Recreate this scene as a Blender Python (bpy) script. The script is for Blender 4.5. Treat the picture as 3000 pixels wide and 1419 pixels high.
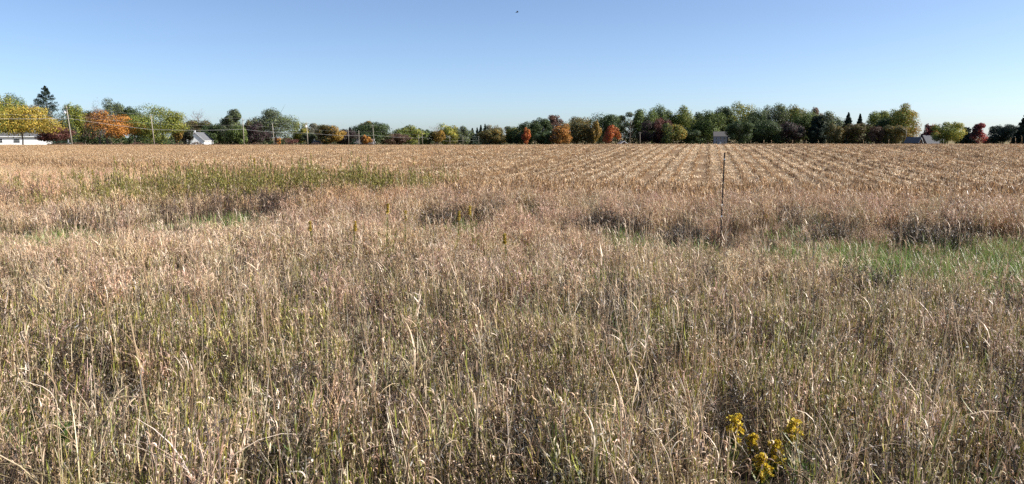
import bpy, bmesh, math, random
import numpy as np
from mathutils import Vector, Matrix

for o in list(bpy.data.objects): bpy.data.objects.remove(o)
sc = bpy.context.scene
C = sc.collection

# ------------------------------------------------------------------ camera
F = 2200.0; W0, H0 = 3000.0, 1419.0; CAMZ = 2.4; HOR = 403.0
PITCH = math.atan((H0/2 - HOR)/F)
camd = bpy.data.cameras.new('camera'); cam = bpy.data.objects.new('camera', camd); C.objects.link(cam)
camd.sensor_width = 36.0; camd.lens = 36.0*F/W0; camd.clip_start = 0.05; camd.clip_end = 20000
cam.location = (0, 0, CAMZ); cam.rotation_euler = (math.pi/2 - PITCH, 0, 0)
sc.camera = cam

# ------------------------------------------------------------------ sky, sun, exposure
SUN_AZ, SUN_EL = math.radians(92), math.radians(37)
wd = bpy.data.worlds.new('World'); sc.world = wd; wd.use_nodes = True
nt = wd.node_tree
sky = nt.nodes.new('ShaderNodeTexSky'); sky.sky_type = 'NISHITA'; sky.sun_disc = False
sky.sun_elevation = SUN_EL; sky.sun_rotation = SUN_AZ
sky.air_density = 0.62; sky.dust_density = 0.70; sky.ozone_density = 2.8; sky.altitude = 0
bg = nt.nodes['Background']; bg.inputs[1].default_value = 0.082
nt.links.new(sky.outputs[0], bg.inputs[0])
sl = bpy.data.lights.new('sun', 'SUN'); sun = bpy.data.objects.new('sun', sl); C.objects.link(sun)
sl.energy = 5.0; sl.angle = math.radians(0.53); sl.color = (1.0, 0.955, 0.90)
ts = Vector((math.sin(SUN_AZ)*math.cos(SUN_EL), math.cos(SUN_AZ)*math.cos(SUN_EL), math.sin(SUN_EL)))
sun.rotation_euler = ts.to_track_quat('Z', 'Y').to_euler(); sun.location = (60, -20, 60)
vs = sc.view_settings
vs.view_transform = 'Standard'; vs.look = 'None'; vs.gamma = 1.0; vs.use_curve_mapping = False; vs.exposure = 1.10
sc.render.engine = 'CYCLES'
sc.cycles.use_denoising = False
sc.cycles.max_bounces = 5; sc.cycles.diffuse_bounces = 3; sc.cycles.glossy_bounces = 1
sc.cycles.transmission_bounces = 3; sc.cycles.transparent_max_bounces = 4
sc.cycles.pixel_filter_type = 'BLACKMAN_HARRIS'; sc.cycles.filter_width = 1.5

# ------------------------------------------------------------------ geometry of the place
def at(px, py, Y):
    """pixel -> world point at forward distance Y"""
    u, v = px - W0/2, H0/2 - py
    d = (u, F*math.cos(PITCH) + v*math.sin(PITCH), v*math.cos(PITCH) - F*math.sin(PITCH))
    k = Y/d[1]
    return Vector((d[0]*k, Y, CAMZ + d[2]*k))
def xof(px, Y): return at(px, HOR, Y).x
def sstep(a, b, t):
    t = np.clip((np.asarray(t, float)-a)/(b-a), 0, 1); return t*t*(3-2*t)
def height(x, y):
    x = np.asarray(x, float); y = np.asarray(y, float)
    z = 0.55 - 0.45*sstep(1.0, 6.5, y)                     # foot of the bank the camera stands on
    z = z - 0.10*sstep(7, 12, y)
    yb = 22.5 - 0.45*np.clip(x, -40, 12)
    z = z + 0.45*sstep(0.62, 1.0, y/np.maximum(yb, 1))      # out of the swale up to the field
    ridge = sstep(-60, 18, x)                               # low crest in the right half of the field
    z = z + 0.98*ridge*sstep(22, 82, y)
    z = z - 0.98*ridge*sstep(84, 170, y)
    z = z - 0.0106*np.clip(y - 190, 0, 560)
    z = z + 0.035*np.sin(x*0.31+1.3)*np.sin(y*0.23+x*0.07) * np.clip(1.2-y/140, 0, 1)
    return z
def hz(x, y): return float(height(x, y))
def ground_hit(px, py, off=0.0):
    """where the ray through a pixel meets the ground (+off)"""
    lo = None
    for Y in np.concatenate([np.arange(2.5, 60, 0.05), np.arange(60, 400, 0.5)]):
        p = at(px, py, Y)
        if p.z <= hz(p.x, Y) + off: return Vector((p.x, Y, hz(p.x, Y)))
    return Vector((p.x, Y, hz(p.x, Y)))

# ------------------------------------------------------------------ helpers
R = np.random.default_rng(11)
def tag(o, label=None, cat=None, group=None, kind=None):
    if label: o['label'] = label
    if cat: o['category'] = cat
    if group: o['group'] = group
    if kind: o['kind'] = kind
    return o
def empty(name, loc, rz=0.0):
    o = bpy.data.objects.new(name, None); C.objects.link(o); o.location = loc; o.rotation_euler[2] = rz
    o.empty_display_size = 0.2
    return o
def link(name, me, parent=None):
    o = bpy.data.objects.new(name, me); C.objects.link(o)
    if parent: o.parent = parent
    return o

class MB:
    """collects vertices and faces with a colour for each vertex"""
    def __init__(s): s.v = []; s.f = []; s.c = []
    def add(s, vs_, fs_, col):
        n = len(s.v); s.v.extend([tuple(map(float, p)) for p in vs_])
        s.f.extend([tuple(i+n for i in f) for f in fs_])
        if len(vs_) and np.ndim(col) == 2: s.c.extend([tuple(c) for c in col])
        else: s.c.extend([tuple(col)]*len(vs_))
    def box(s, lo, hi, col=(1, 1, 1)):
        x0, y0, z0 = lo; x1, y1, z1 = hi
        s.add([(x0,y0,z0),(x1,y0,z0),(x1,y1,z0),(x0,y1,z0),(x0,y0,z1),(x1,y0,z1),(x1,y1,z1),(x0,y1,z1)],
              [(0,3,2,1),(4,5,6,7),(0,1,5,4),(1,2,6,5),(2,3,7,6),(3,0,4,7)], col)
    def tube(s, pts, rads, col, n=6, cap=True):
        pts = [Vector(p) for p in pts]; vs_, fs_ = [], []
        for i, p in enumerate(pts):
            a = pts[max(i-1, 0)]; b = pts[min(i+1, len(pts)-1)]
            t = (b-a).normalized() if (b-a).length > 1e-9 else Vector((0, 0, 1))
            ref = Vector((1, 0, 0)) if abs(t.x) < 0.8 else Vector((0, 1, 0))
            e1 = t.cross(ref).normalized(); e2 = t.cross(e1)
            for k in range(n):
                q = 2*math.pi*k/n; vs_.append(p + (e1*math.cos(q) + e2*math.sin(q))*rads[i])
        for i in range(len(pts)-1):
            for k in range(n):
                fs_.append((i*n+k, i*n+(k+1) % n, (i+1)*n+(k+1) % n, (i+1)*n+k))
        if cap: fs_.append(tuple(range((len(pts)-1)*n, len(pts)*n))); fs_.append(tuple(range(n-1, -1, -1)))
        s.add(vs_, fs_, col)
    def blade(s, p0, d0, side, L, w, curl, col, seg=4, tipcol=None, twist=0.0, prof=None):
        """a leaf strip: starts at p0 along d0, bends by curl (radians) about side"""
        p = np.array(p0, float); d = np.array(d0, float); d /= np.linalg.norm(d)
        sd = np.array(side, float); sd -= d*np.dot(sd, d); sd /= np.linalg.norm(sd)+1e-9
        vs_, cs_ = [], []
        tipcol = col if tipcol is None else tipcol
        for i in range(seg+1):
            t = i/seg
            ww = w*(prof(t) if prof else (0.55+0.45*math.sin(min(t*2.2, 1.57)))*(1-t**2.2)) + 0.0004
            a = twist*t; up = np.cross(sd, d)
            s2 = sd*math.cos(a)+up*math.sin(a)
            vs_ += [p - s2*ww*0.5, p + s2*ww*0.5]
            cc = [col[k]*(1-t)+tipcol[k]*t for k in range(3)]; cs_ += [cc, cc]
            if i < seg:
                th = curl/seg; up = np.cross(sd, d)
                d = d*math.cos(th) - up*math.sin(th); d /= np.linalg.norm(d)
                p = p + d*L/seg
        s.add(vs_, [(2*i, 2*i+1, 2*i+3, 2*i+2) for i in range(seg)], np.array(cs_))
        return p
    def mesh(s, name, mat, smooth=False):
        me = bpy.data.meshes.new(name); me.from_pydata(s.v, [], s.f)
        ca = me.color_attributes.new('col', 'FLOAT_COLOR', 'POINT')
        arr = np.ones((len(s.v), 4), np.float32)
        if len(s.v): arr[:, :3] = np.array(s.c)[:, :3]
        ca.data.foreach_set('color', arr.ravel())
        me.materials.append(mat)
        if smooth: me.polygons.foreach_set('use_smooth', [True]*len(me.polygons))
        me.update(); return me
    def obj(s, name, mat, parent=None, smooth=False): return link(name, s.mesh(name, mat, smooth), parent)

def quads_mesh(name, V, col, mat):
    """V (n,4,3) quads, col (n,3)"""
    n = len(V); me = bpy.data.meshes.new(name)
    me.vertices.add(n*4); me.vertices.foreach_set('co', V.reshape(-1).astype(np.float32))
    me.loops.add(n*4); me.loops.foreach_set('vertex_index', np.arange(n*4, dtype=np.int32))
    me.polygons.add(n); me.polygons.foreach_set('loop_start', np.arange(0, n*4, 4, dtype=np.int32))
    me.polygons.foreach_set('loop_total', np.full(n, 4, np.int32))
    ca = me.color_attributes.new('col', 'FLOAT_COLOR', 'POINT')
    a = np.ones((n*4, 4), np.float32); a[:, :3] = np.repeat(col, 4, 0); ca.data.foreach_set('color', a.ravel())
    me.materials.append(mat); me.update(calc_edges=True); me.validate(); return me

# ------------------------------------------------------------------ materials
def newmat(name):
    m = bpy.data.materials.new(name); m.use_nodes = True
    n = m.node_tree; n.nodes.clear(); out = n.nodes.new('ShaderNodeOutputMaterial'); return m, n, out
def leaf_mat(name, transl=0.3, rough=0.6, spec=0.25, tint=False):
    m, n, out = newmat(name)
    a = n.nodes.new('ShaderNodeAttribute'); a.attribute_name = 'col'
    colr = a.outputs['Color']
    if tint:
        b = n.nodes.new('ShaderNodeAttribute'); b.attribute_name = 'tint'; b.attribute_type = 'INSTANCER'
        x = n.nodes.new('ShaderNodeMix'); x.data_type = 'RGBA'; x.blend_type = 'MULTIPLY'; x.inputs[0].default_value = 1
        n.links.new(colr, x.inputs[6]); n.links.new(b.outputs['Color'], x.inputs[7]); colr = x.outputs[2]
    p = n.nodes.new('ShaderNodeBsdfPrincipled'); p.inputs['Roughness'].default_value = rough
    p.inputs['Specular IOR Level'].default_value = spec
    t = n.nodes.new('ShaderNodeBsdfTranslucent'); mx = n.nodes.new('ShaderNodeMixShader'); mx.inputs[0].default_value = transl
    n.links.new(colr, p.inputs['Base Color']); n.links.new(colr, t.inputs['Color'])
    n.links.new(p.outputs[0], mx.inputs[1]); n.links.new(t.outputs[0], mx.inputs[2]); n.links.new(mx.outputs[0], out.inputs[0])
    return m
def plain(name, col, rough=0.7, metal=0.0, noise=0.0, scale=6.0, col2=None, spec=0.3, stretch=None):
    m, n, out = newmat(name)
    p = n.nodes.new('ShaderNodeBsdfPrincipled'); p.inputs['Roughness'].default_value = rough
    p.inputs['Metallic'].default_value = metal; p.inputs['Specular IOR Level'].default_value = spec
    tc = n.nodes.new('ShaderNodeTexCoord'); mp = n.nodes.new('ShaderNodeMapping')
    if stretch: mp.inputs['Scale'].default_value = stretch
    nz = n.nodes.new('ShaderNodeTexNoise'); nz.inputs['Scale'].default_value = scale; nz.inputs['Detail'].default_value = 5
    rp = n.nodes.new('ShaderNodeValToRGB'); rp.color_ramp.elements[0].position = 0.35; rp.color_ramp.elements[1].position = 0.68
    c2 = col2 or tuple(c*(1-noise) for c in col)
    rp.color_ramp.elements[0].color = (*c2, 1); rp.color_ramp.elements[1].color = (*col, 1)
    n.links.new(tc.outputs['Object'], mp.inputs[0]); n.links.new(mp.outputs[0], nz.inputs['Vector'])
    n.links.new(nz.outputs[0], rp.inputs[0]); n.links.new(rp.outputs[0], p.inputs['Base Color'])
    n.links.new(p.outputs[0], out.inputs[0]); return m
M_grass = leaf_mat('grass_blades', 0.22, 0.45, 0.45, tint=True)
M_plant = leaf_mat('plant_leaves', 0.28, 0.5, 0.35)
M_leaf = leaf_mat('tree_leaves', 0.28, 0.6, 0.2)
M_needle = leaf_mat('conifer_needles', 0.08, 0.7, 0.15)
M_bark = plain('bark', (0.13, 0.10, 0.08), 0.9, noise=0.45, scale=2.0, stretch=(3, 3, 0.5))
M_twig = plain('pale_twigs', (0.30, 0.25, 0.22), 0.9, noise=0.3)
M_pole = plain('weathered_pole_wood', (0.34, 0.29, 0.23), 0.85, noise=0.35, scale=3, stretch=(4, 4, 0.3))
M_wire = plain('wire_metal', (0.30, 0.29, 0.28), 0.5, 0.3)
M_white = plain('white_siding', (0.80, 0.80, 0.78), 0.6, noise=0.05)
M_trim = plain('white_trim', (0.78, 0.78, 0.77), 0.5, noise=0.04)
M_grey = plain('pale_grey_siding', (0.27, 0.285, 0.32), 0.7, noise=0.08)
M_dark = plain('dark_siding', (0.07, 0.075, 0.09), 0.8, noise=0.2)
M_brown = plain('brown_boards', (0.15, 0.09, 0.065), 0.8, noise=0.3)
M_brick = plain('red_brick', (0.28, 0.13, 0.09), 0.9, noise=0.3)
M_shing = plain('grey_shingles', (0.12, 0.12, 0.125), 0.9, noise=0.25, scale=2.5)
M_shingd = plain('dark_shingles', (0.10, 0.092, 0.09), 0.9, noise=0.25, scale=2.5)
M_glass = plain('window_glass', (0.02, 0.025, 0.03), 0.1, spec=0.6)
M_iron = plain('rusty_steel', (0.10, 0.075, 0.06), 0.55, 0.5, noise=0.5, scale=25, col2=(0.035, 0.03, 0.03))
M_lampg = plain('galvanised_grey', (0.5, 0.51, 0.52), 0.4, 0.5)
M_bird = plain('dark_feathers', (0.03, 0.03, 0.035), 0.8, noise=0.2)

# ------------------------------------------------------------------ ground
def field_edge(x):
    x = np.asarray(x, float)
    return np.where(x < 0, 23 - 0.68*np.clip(x, -60, 0), 23 - 0.30*np.clip(x, 0, 16)) + 0.8*np.sin(x*0.9) + 0.5*np.sin(x*2.3+1)
def axis(lo, hi, near, step0, grow):
    a = [0.0]; s = step0
    while a[-1] < hi:
        if a[-1] > near: s *= grow
        a.append(a[-1]+s)
    b = [0.0]; s = step0
    while b[-1] > lo:
        if b[-1] < -near: s *= grow
        b.append(b[-1]-s)
    return np.array(sorted(set(b+a)))
gx = axis(-6000, 6000, 45, 0.6, 1.09); gy = axis(-60, 9000, 60, 0.5, 1.06)
X, Y = np.meshgrid(gx, gy); Z = height(X, Y)
gm = bpy.data.meshes.new('ground')
nx, ny = len(gx), len(gy)
idx = np.arange(nx*ny).reshape(ny, nx)
fq = np.stack([idx[:-1, :-1], idx[:-1, 1:], idx[1:, 1:], idx[1:, :-1]], -1).reshape(-1, 4)
gm.from_pydata(np.stack([X.ravel(), Y.ravel(), Z.ravel()], 1).tolist(), [], fq.tolist())
gm.polygons.foreach_set('use_smooth', [True]*len(gm.polygons))
fa = gm.attributes.new('field', 'FLOAT', 'POINT')
fe = field_edge(X)
fmask = sstep(-1.5, 1.5, Y - fe)*(1 - sstep(186, 194, Y))
fa.data.foreach_set('value', fmask.ravel().astype(np.float32))
m, n, out = newmat('soil_and_litter')
att = n.nodes.new('ShaderNodeAttribute'); att.attribute_name = 'field'
tc = n.nodes.new('ShaderNodeTexCoord')
def ramp(scale, detail, stops, stretch=None, rot=None):
    nz = n.nodes.new('ShaderNodeTexNoise'); nz.inputs['Scale'].default_value = scale; nz.inputs['Detail'].default_value = detail
    nz.inputs['Roughness'].default_value = 0.7
    if stretch:
        mp = n.nodes.new('ShaderNodeMapping'); mp.inputs['Scale'].default_value = stretch
        if rot: mp.inputs['Rotation'].default_value = (0, 0, rot)
        n.links.new(tc.outputs['Object'], mp.inputs[0]); n.links.new(mp.outputs[0], nz.inputs['Vector'])
    else: n.links.new(tc.outputs['Object'], nz.inputs['Vector'])
    r = n.nodes.new('ShaderNodeValToRGB'); e = r.color_ramp.elements
    e[0].position, e[0].color = stops[0][0], (*stops[0][1], 1); e[1].position, e[1].color = stops[-1][0], (*stops[-1][1], 1)
    for p_, c_ in stops[1:-1]:
        q = e.new(p_); q.color = (*c_, 1)
    n.links.new(nz.outputs[0], r.inputs[0]); return r.outputs[0]
cf = ramp(16.0, 8, [(0.32, (0.06, 0.038, 0.024)), (0.5, (0.15, 0.095, 0.052)), (0.68, (0.34, 0.23, 0.13))])
cm = ramp(3.0, 8, [(0.3, (0.025, 0.019, 0.013)), (0.5, (0.05, 0.037, 0.024)), (0.7, (0.09, 0.068, 0.042))])
cg = ramp(0.05, 6, [(0.35, (0.10, 0.09, 0.035)), (0.6, (0.20, 0.15, 0.08))])
sep = n.nodes.new('ShaderNodeSeparateXYZ'); n.links.new(tc.outputs['Object'], sep.inputs[0])
mr = n.nodes.new('ShaderNodeMapRange'); mr.inputs[1].default_value = 185; mr.inputs[2].default_value = 200
n.links.new(sep.outputs['Y'], mr.inputs[0])
def mixc(f, a, b):
    x = n.nodes.new('ShaderNodeMix'); x.data_type = 'RGBA'; n.links.new(f, x.inputs[0]); n.links.new(a, x.inputs[6]); n.links.new(b, x.inputs[7]); return x.outputs[2]
c1 = mixc(mr.outputs[0], cm, cg); c2 = mixc(att.outputs['Fac'], c1, cf)
bs = n.nodes.new('ShaderNodeBsdfPrincipled'); bs.inputs['Roughness'].default_value = 0.95; bs.inputs['Specular IOR Level'].default_value = 0.1
bn = n.nodes.new('ShaderNodeTexNoise'); bn.inputs['Scale'].default_value = 9; bn.inputs['Detail'].default_value = 6
bu = n.nodes.new('ShaderNodeBump'); bu.inputs['Strength'].default_value = 0.8; bu.inputs['Distance'].default_value = 0.08
n.links.new(tc.outputs['Object'], bn.inputs['Vector']); n.links.new(bn.outputs[0], bu.inputs['Height']); n.links.new(bu.outputs[0], bs.inputs['Normal'])
n.links.new(c2, bs.inputs['Base Color']); n.links.new(bs.outputs[0], out.inputs[0])
gm.materials.append(m)
tag(link('ground', gm), kind='structure')

# ------------------------------------------------------------------ trees
def jit(rng, c, k=0.25): return np.clip(np.array(c)*(1+rng.uniform(-k, k)), 0.004, 0.9)
def orient_quads(rng, P, N, sx, sy):
    n = len(P)
    N = N/ (np.linalg.norm(N, axis=1, keepdims=True)+1e-9)
    ref = rng.normal(size=(n, 3)); a = np.cross(N, ref); a /= np.linalg.norm(a, axis=1, keepdims=True)+1e-9
    b = np.cross(N, a)
    sx = sx[:, None]; sy = sy[:, None]
    return np.stack([P - a*sx, P - b*sy*0.8 + a*sx*0.15, P + a*sx, P + b*sy*0.8 - a*sx*0.1], 1)
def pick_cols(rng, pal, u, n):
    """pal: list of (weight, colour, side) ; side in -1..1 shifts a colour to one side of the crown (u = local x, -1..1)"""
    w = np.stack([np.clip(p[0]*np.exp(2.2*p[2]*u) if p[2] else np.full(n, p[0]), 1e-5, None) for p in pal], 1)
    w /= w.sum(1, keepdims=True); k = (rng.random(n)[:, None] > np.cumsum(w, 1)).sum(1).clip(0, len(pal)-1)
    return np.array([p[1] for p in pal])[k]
def leafy(rng, H, rx, pal, base=0.12, shape='round', lobes=22, nleaf=3200, size=0.5, open_=0.0):
    """crown as clumps of leaves in the volume of the crown; local coordinates, z from the ground"""
    z0, z1 = H*base, H
    cz, rz = (z0+z1)/2, (z1-z0)/2
    u = rng.normal(size=(lobes, 3)); u /= np.linalg.norm(u, axis=1, keepdims=True)
    rr = rng.uniform(0.45, 0.86, (lobes, 1)) if not open_ else rng.uniform(0.35, 0.95, (lobes, 1))
    cpos = u*rr
    t = (cpos[:, 2]+1)/2
    prof = {'round': lambda t: np.ones_like(t), 'oval': lambda t: 0.8+0.35*np.sin(t*3.1), 'cone': lambda t: 1.35-1.05*t,
            'vase': lambda t: 0.55+0.65*t, 'dome': lambda t: 1.3-0.85*t, 'spire': lambda t: 1.25-0.95*t}[shape]
    cpos[:, 0] *= prof(t); cpos[:, 1] *= prof(t)
    lr = rng.uniform(0.25, 0.45, lobes)*(1-0.35*open_)
    if shape in ('cone', 'spire'): lr *= (1.15-0.6*t)
    k = rng.integers(0, lobes, nleaf)
    d = rng.normal(size=(nleaf, 3)); d /= np.linalg.norm(d, axis=1, keepdims=True)
    P = cpos[k] + d*lr[k, None]*rng.uniform(0.55, 1.12, (nleaf, 1))
    lo = P[:, 2].min(); hi = P[:, 2].max(); P[:, 2] = (P[:, 2]-lo)/(hi-lo)*2-1
    xm = np.percentile(np.abs(P[:, 0]), 95.5); P[:, :2] /= max(xm, 1e-3)
    tone = rng.uniform(0.72, 1.22, lobes)[k]
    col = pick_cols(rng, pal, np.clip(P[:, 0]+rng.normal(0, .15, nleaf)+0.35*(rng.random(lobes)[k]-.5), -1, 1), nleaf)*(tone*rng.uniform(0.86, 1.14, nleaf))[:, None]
    Pw = P*np.array([rx, rx, rz]); Pw[:, 2] += cz
    N = d*1.0 + rng.normal(size=(nleaf, 3))*0.42 + np.array([0, 0, 0.25])
    s = size*rng.uniform(0.55, 1.25, nleaf)
    return orient_quads(rng, Pw, N, s, s*0.8), np.clip(col, 0.004, 0.9)
def conifer(rng, H, rx, pal, nleaf=3400, size=0.45, pine=False):
    nb = int(70 + H*6); Q, Cc = [], []
    nleaf = int(nleaf*2.6); per = nleaf//nb
    for i in range(nb):
        t = (i+rng.random())/nb; t = t**0.9
        z = H*(0.04+0.95*t); a = rng.uniform(0, 6.283)
        L = rx*(1.28*(1-t)+0.05)*rng.uniform(0.78, 1.12)
        if pine: L = rx*(math.sin(min(1, t*1.1+0.2)*2.6)**0.7*0.9+0.1)*rng.uniform(0.5, 1.1)
        s = rng.random(per)**0.55
        x = np.cos(a)*L*s; y = np.sin(a)*L*s; zz = z - L*0.32*s + L*0.16*s*s*2 + rng.normal(0, 0.05*L+0.05, per)
        side = rng.normal(0, 0.13*L+0.06, per)*(1.1-s*0.6)
        P = np.stack([x - np.sin(a)*side, y+np.cos(a)*side, zz - np.abs(side)*0.4], 1)
        N = rng.normal(size=(per, 3))*0.6+np.array([np.cos(a)*0.5, np.sin(a)*0.5, 0.7])
        sz = size*rng.uniform(0.6, 1.2, per)*(0.75+0.5*(1-t))
        Q.append(orient_quads(rng, P, N, sz, sz*0.55))
        Cc.append(pick_cols(rng, pal, np.clip(P[:, 0]/rx, -1, 1), per)*rng.uniform(0.75, 1.25, (per, 1)))
    return np.concatenate(Q), np.clip(np.concatenate(Cc), 0.004, 0.9)
def limbs(mb, rng, H, rx, base, r0, n=7, depth=1, lean=0.0):
    top = H*0.82; pts = [Vector((lean*t*H+rng.normal(0, 0.03*H*0.2), rng.normal(0, 0.006*H), top*t)) for t in (0, 0.2, 0.4, 0.6, 0.8, 1)]
    mb.tube(pts, [r0*1.25, r0, r0*0.8, r0*0.55, r0*0.35, r0*0.12], (1, 1, 1), 7)
    ends = []
    for i in range(n):
        t = rng.uniform(max(base*0.9, 0.14), 0.72); a = i*2.4+rng.uniform(-.5, .5)
        p = pts[0].lerp(pts[-1], t/0.82 if t < 0.82 else 1); L = rx*rng.uniform(0.55, 0.9)
        up = rng.uniform(0.5, 1.2)
        d = Vector((math.cos(a), math.sin(a), up)).normalized()
        q = [p, p+d*L*0.5+Vector((0, 0, 0.05*L)), p+d*L+Vector((0, 0, 0.2*L))]
        mb.tube(q, [r0*0.4, r0*0.22, r0*0.07], (1, 1, 1), 5); ends.append((q, L))
    if depth > 1:
        for q, L in ends:
            for j in range(4):
                s = rng.uniform(0.3, 1); p = q[0].lerp(q[2], s)
                d = Vector((rng.normal(0, .7), rng.normal(0, .7), rng.uniform(.3, 1.2))).normalized()
                e = p+d*L*rng.uniform(.3, .6); mb.tube([p, p.lerp(e, .5)+Vector((0, 0, .05*L)), e], [r0*.13, r0*.08, r0*.03], (1, 1, 1), 4)
                for k in range(3):
                    p2 = p.lerp(e, rng.uniform(.3, 1)); d2 = Vector((rng.normal(0, .8), rng.normal(0, .8), rng.uniform(.2, 1))).normalized()
                    mb.tube([p2, p2+d2*L*.25], [r0*.06, r0*.025], (1, 1, 1), 3, cap=False)
# leaf colours
G = (0.085, 0.115, 0.030); GD = (0.038, 0.058, 0.024); GL = (0.15, 0.185, 0.045); GY = (0.25, 0.245, 0.04); GG = (0.115, 0.13, 0.07)
OL = (0.105, 0.090, 0.030); OB = (0.11, 0.075, 0.04); YE = (0.42, 0.31, 0.055); OR = (0.44, 0.185, 0.04); RE = (0.42, 0.095, 0.035)
MA = (0.18, 0.035, 0.035); PL = (0.055, 0.032, 0.035); MV = (0.16, 0.085, 0.065); PA = (0.22, 0.20, 0.14); SP = (0.022, 0.036, 0.024); GO = (0.28, 0.17, 0.03)
BR = (0.10, 0.058, 0.04); SG = (0.05, 0.068, 0.048)
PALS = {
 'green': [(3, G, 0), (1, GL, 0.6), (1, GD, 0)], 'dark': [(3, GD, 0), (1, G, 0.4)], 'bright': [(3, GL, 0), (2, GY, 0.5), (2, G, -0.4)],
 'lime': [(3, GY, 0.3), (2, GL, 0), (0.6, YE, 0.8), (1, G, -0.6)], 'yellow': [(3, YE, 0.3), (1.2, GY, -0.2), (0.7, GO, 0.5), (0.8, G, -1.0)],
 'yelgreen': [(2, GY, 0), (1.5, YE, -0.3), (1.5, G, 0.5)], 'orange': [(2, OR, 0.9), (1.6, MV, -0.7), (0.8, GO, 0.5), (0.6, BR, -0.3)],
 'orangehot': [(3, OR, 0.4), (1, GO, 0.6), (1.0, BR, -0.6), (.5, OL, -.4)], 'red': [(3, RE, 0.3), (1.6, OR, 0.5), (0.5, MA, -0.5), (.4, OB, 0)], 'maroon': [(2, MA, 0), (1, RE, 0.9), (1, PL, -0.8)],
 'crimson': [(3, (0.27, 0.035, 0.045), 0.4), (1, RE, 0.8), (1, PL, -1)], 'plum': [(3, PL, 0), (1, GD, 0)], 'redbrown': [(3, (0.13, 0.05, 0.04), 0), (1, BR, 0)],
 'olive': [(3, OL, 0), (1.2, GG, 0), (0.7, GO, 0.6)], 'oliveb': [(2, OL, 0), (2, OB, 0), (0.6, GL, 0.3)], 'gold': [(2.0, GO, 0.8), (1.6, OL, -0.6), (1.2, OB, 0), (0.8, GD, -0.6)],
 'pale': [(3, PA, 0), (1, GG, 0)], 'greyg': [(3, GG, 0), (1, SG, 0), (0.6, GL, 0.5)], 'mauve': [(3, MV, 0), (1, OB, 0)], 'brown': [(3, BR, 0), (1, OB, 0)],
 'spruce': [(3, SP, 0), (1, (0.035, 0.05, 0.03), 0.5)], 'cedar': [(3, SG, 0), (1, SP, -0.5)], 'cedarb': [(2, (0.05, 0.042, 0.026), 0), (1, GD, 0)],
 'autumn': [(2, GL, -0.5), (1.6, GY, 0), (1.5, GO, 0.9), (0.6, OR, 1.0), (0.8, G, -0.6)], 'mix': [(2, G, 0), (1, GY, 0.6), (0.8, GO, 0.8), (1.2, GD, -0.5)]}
def tree(name, px, top, hw, Yd, pal, label, shape='round', base=0.08, kind='leafy', nleaf=None, lobes=22, open_=0.0, trunk=None, bark=None, group=None, cat='tree', xbase=None, dens=1.0):
    rng = np.random.default_rng(int(abs(px)*7+top*13))
    x = xof(px, Yd); zb = hz(x, Yd); H = at(px, top, Yd).z - zb; rx = abs(hw)*Yd/F*(1.12 if 1700 < px < 2620 else 1.04)
    t = empty(name, (x, Yd, zb), 0.0)
    tag(t, label, cat, group)
    sz = max(0.2, Yd*0.00082)
    area = 4*math.pi*((rx*rx*2+ (H*0.45)**2)/3)
    nl = int(np.clip(area/(sz*sz)*2.6, 2200, 13000)*dens) if nleaf is None else nleaf
    mb = MB(); r0 = trunk or max(0.12, H*0.016)
    if kind == 'leafy':
        limbs(mb, rng, H, rx, base, r0)
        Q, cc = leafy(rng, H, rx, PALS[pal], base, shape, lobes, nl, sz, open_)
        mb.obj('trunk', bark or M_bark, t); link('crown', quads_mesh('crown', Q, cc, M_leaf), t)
    elif kind == 'conifer' or kind == 'pine':
        mb.tube([(0, 0, 0), (0, 0, H*0.5), (0, 0, H*0.97)], [r0, r0*0.6, r0*0.08], (1, 1, 1), 7)
        Q, cc = conifer(rng, H, rx, PALS[pal], nl, sz*1.15, kind == 'pine')
        mb.obj('trunk', M_bark, t); link('crown', quads_mesh('crown', Q, cc, M_needle), t)
    elif kind == 'bare':
        limbs(mb, rng, H*1.02, rx*1.15, 0.3, r0, n=11, depth=2)
        mb.obj('trunk', bark or M_twig, t)
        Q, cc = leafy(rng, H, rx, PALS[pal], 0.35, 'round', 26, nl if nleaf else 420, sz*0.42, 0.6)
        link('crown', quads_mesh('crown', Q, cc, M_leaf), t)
    return t
def shrub(px, top, hw, Yd, pal, label, dens=0.8, shape='round', group=None):
    rng = np.random.default_rng(int(px*5+top*3)); x = xof(px, Yd); zb = hz(x, Yd); H = at(px, top, Yd).z - zb; rx = hw*Yd/F
    t = empty('shrub', (x, Yd, zb)); tag(t, label, 'shrub', group)
    mb = MB()
    for i in range(7):
        a = i*0.9+rng.uniform(-.3, .3); e = Vector((math.cos(a)*rx*0.6, math.sin(a)*rx*0.6, H*0.75))
        mb.tube([(0, 0, 0), e*0.5+Vector((0, 0, H*.1)), e], [0.07, 0.04, 0.015], (1, 1, 1), 4)
    mb.obj('stems', M_bark, t)
    Q, cc = leafy(rng, H, rx, PALS[pal], 0.02, shape, 18, int(1100*dens), max(0.2, Yd*0.0007), 0.2)
    link('foliage', quads_mesh('foliage', Q, cc, M_leaf), t)
T = tree
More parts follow.
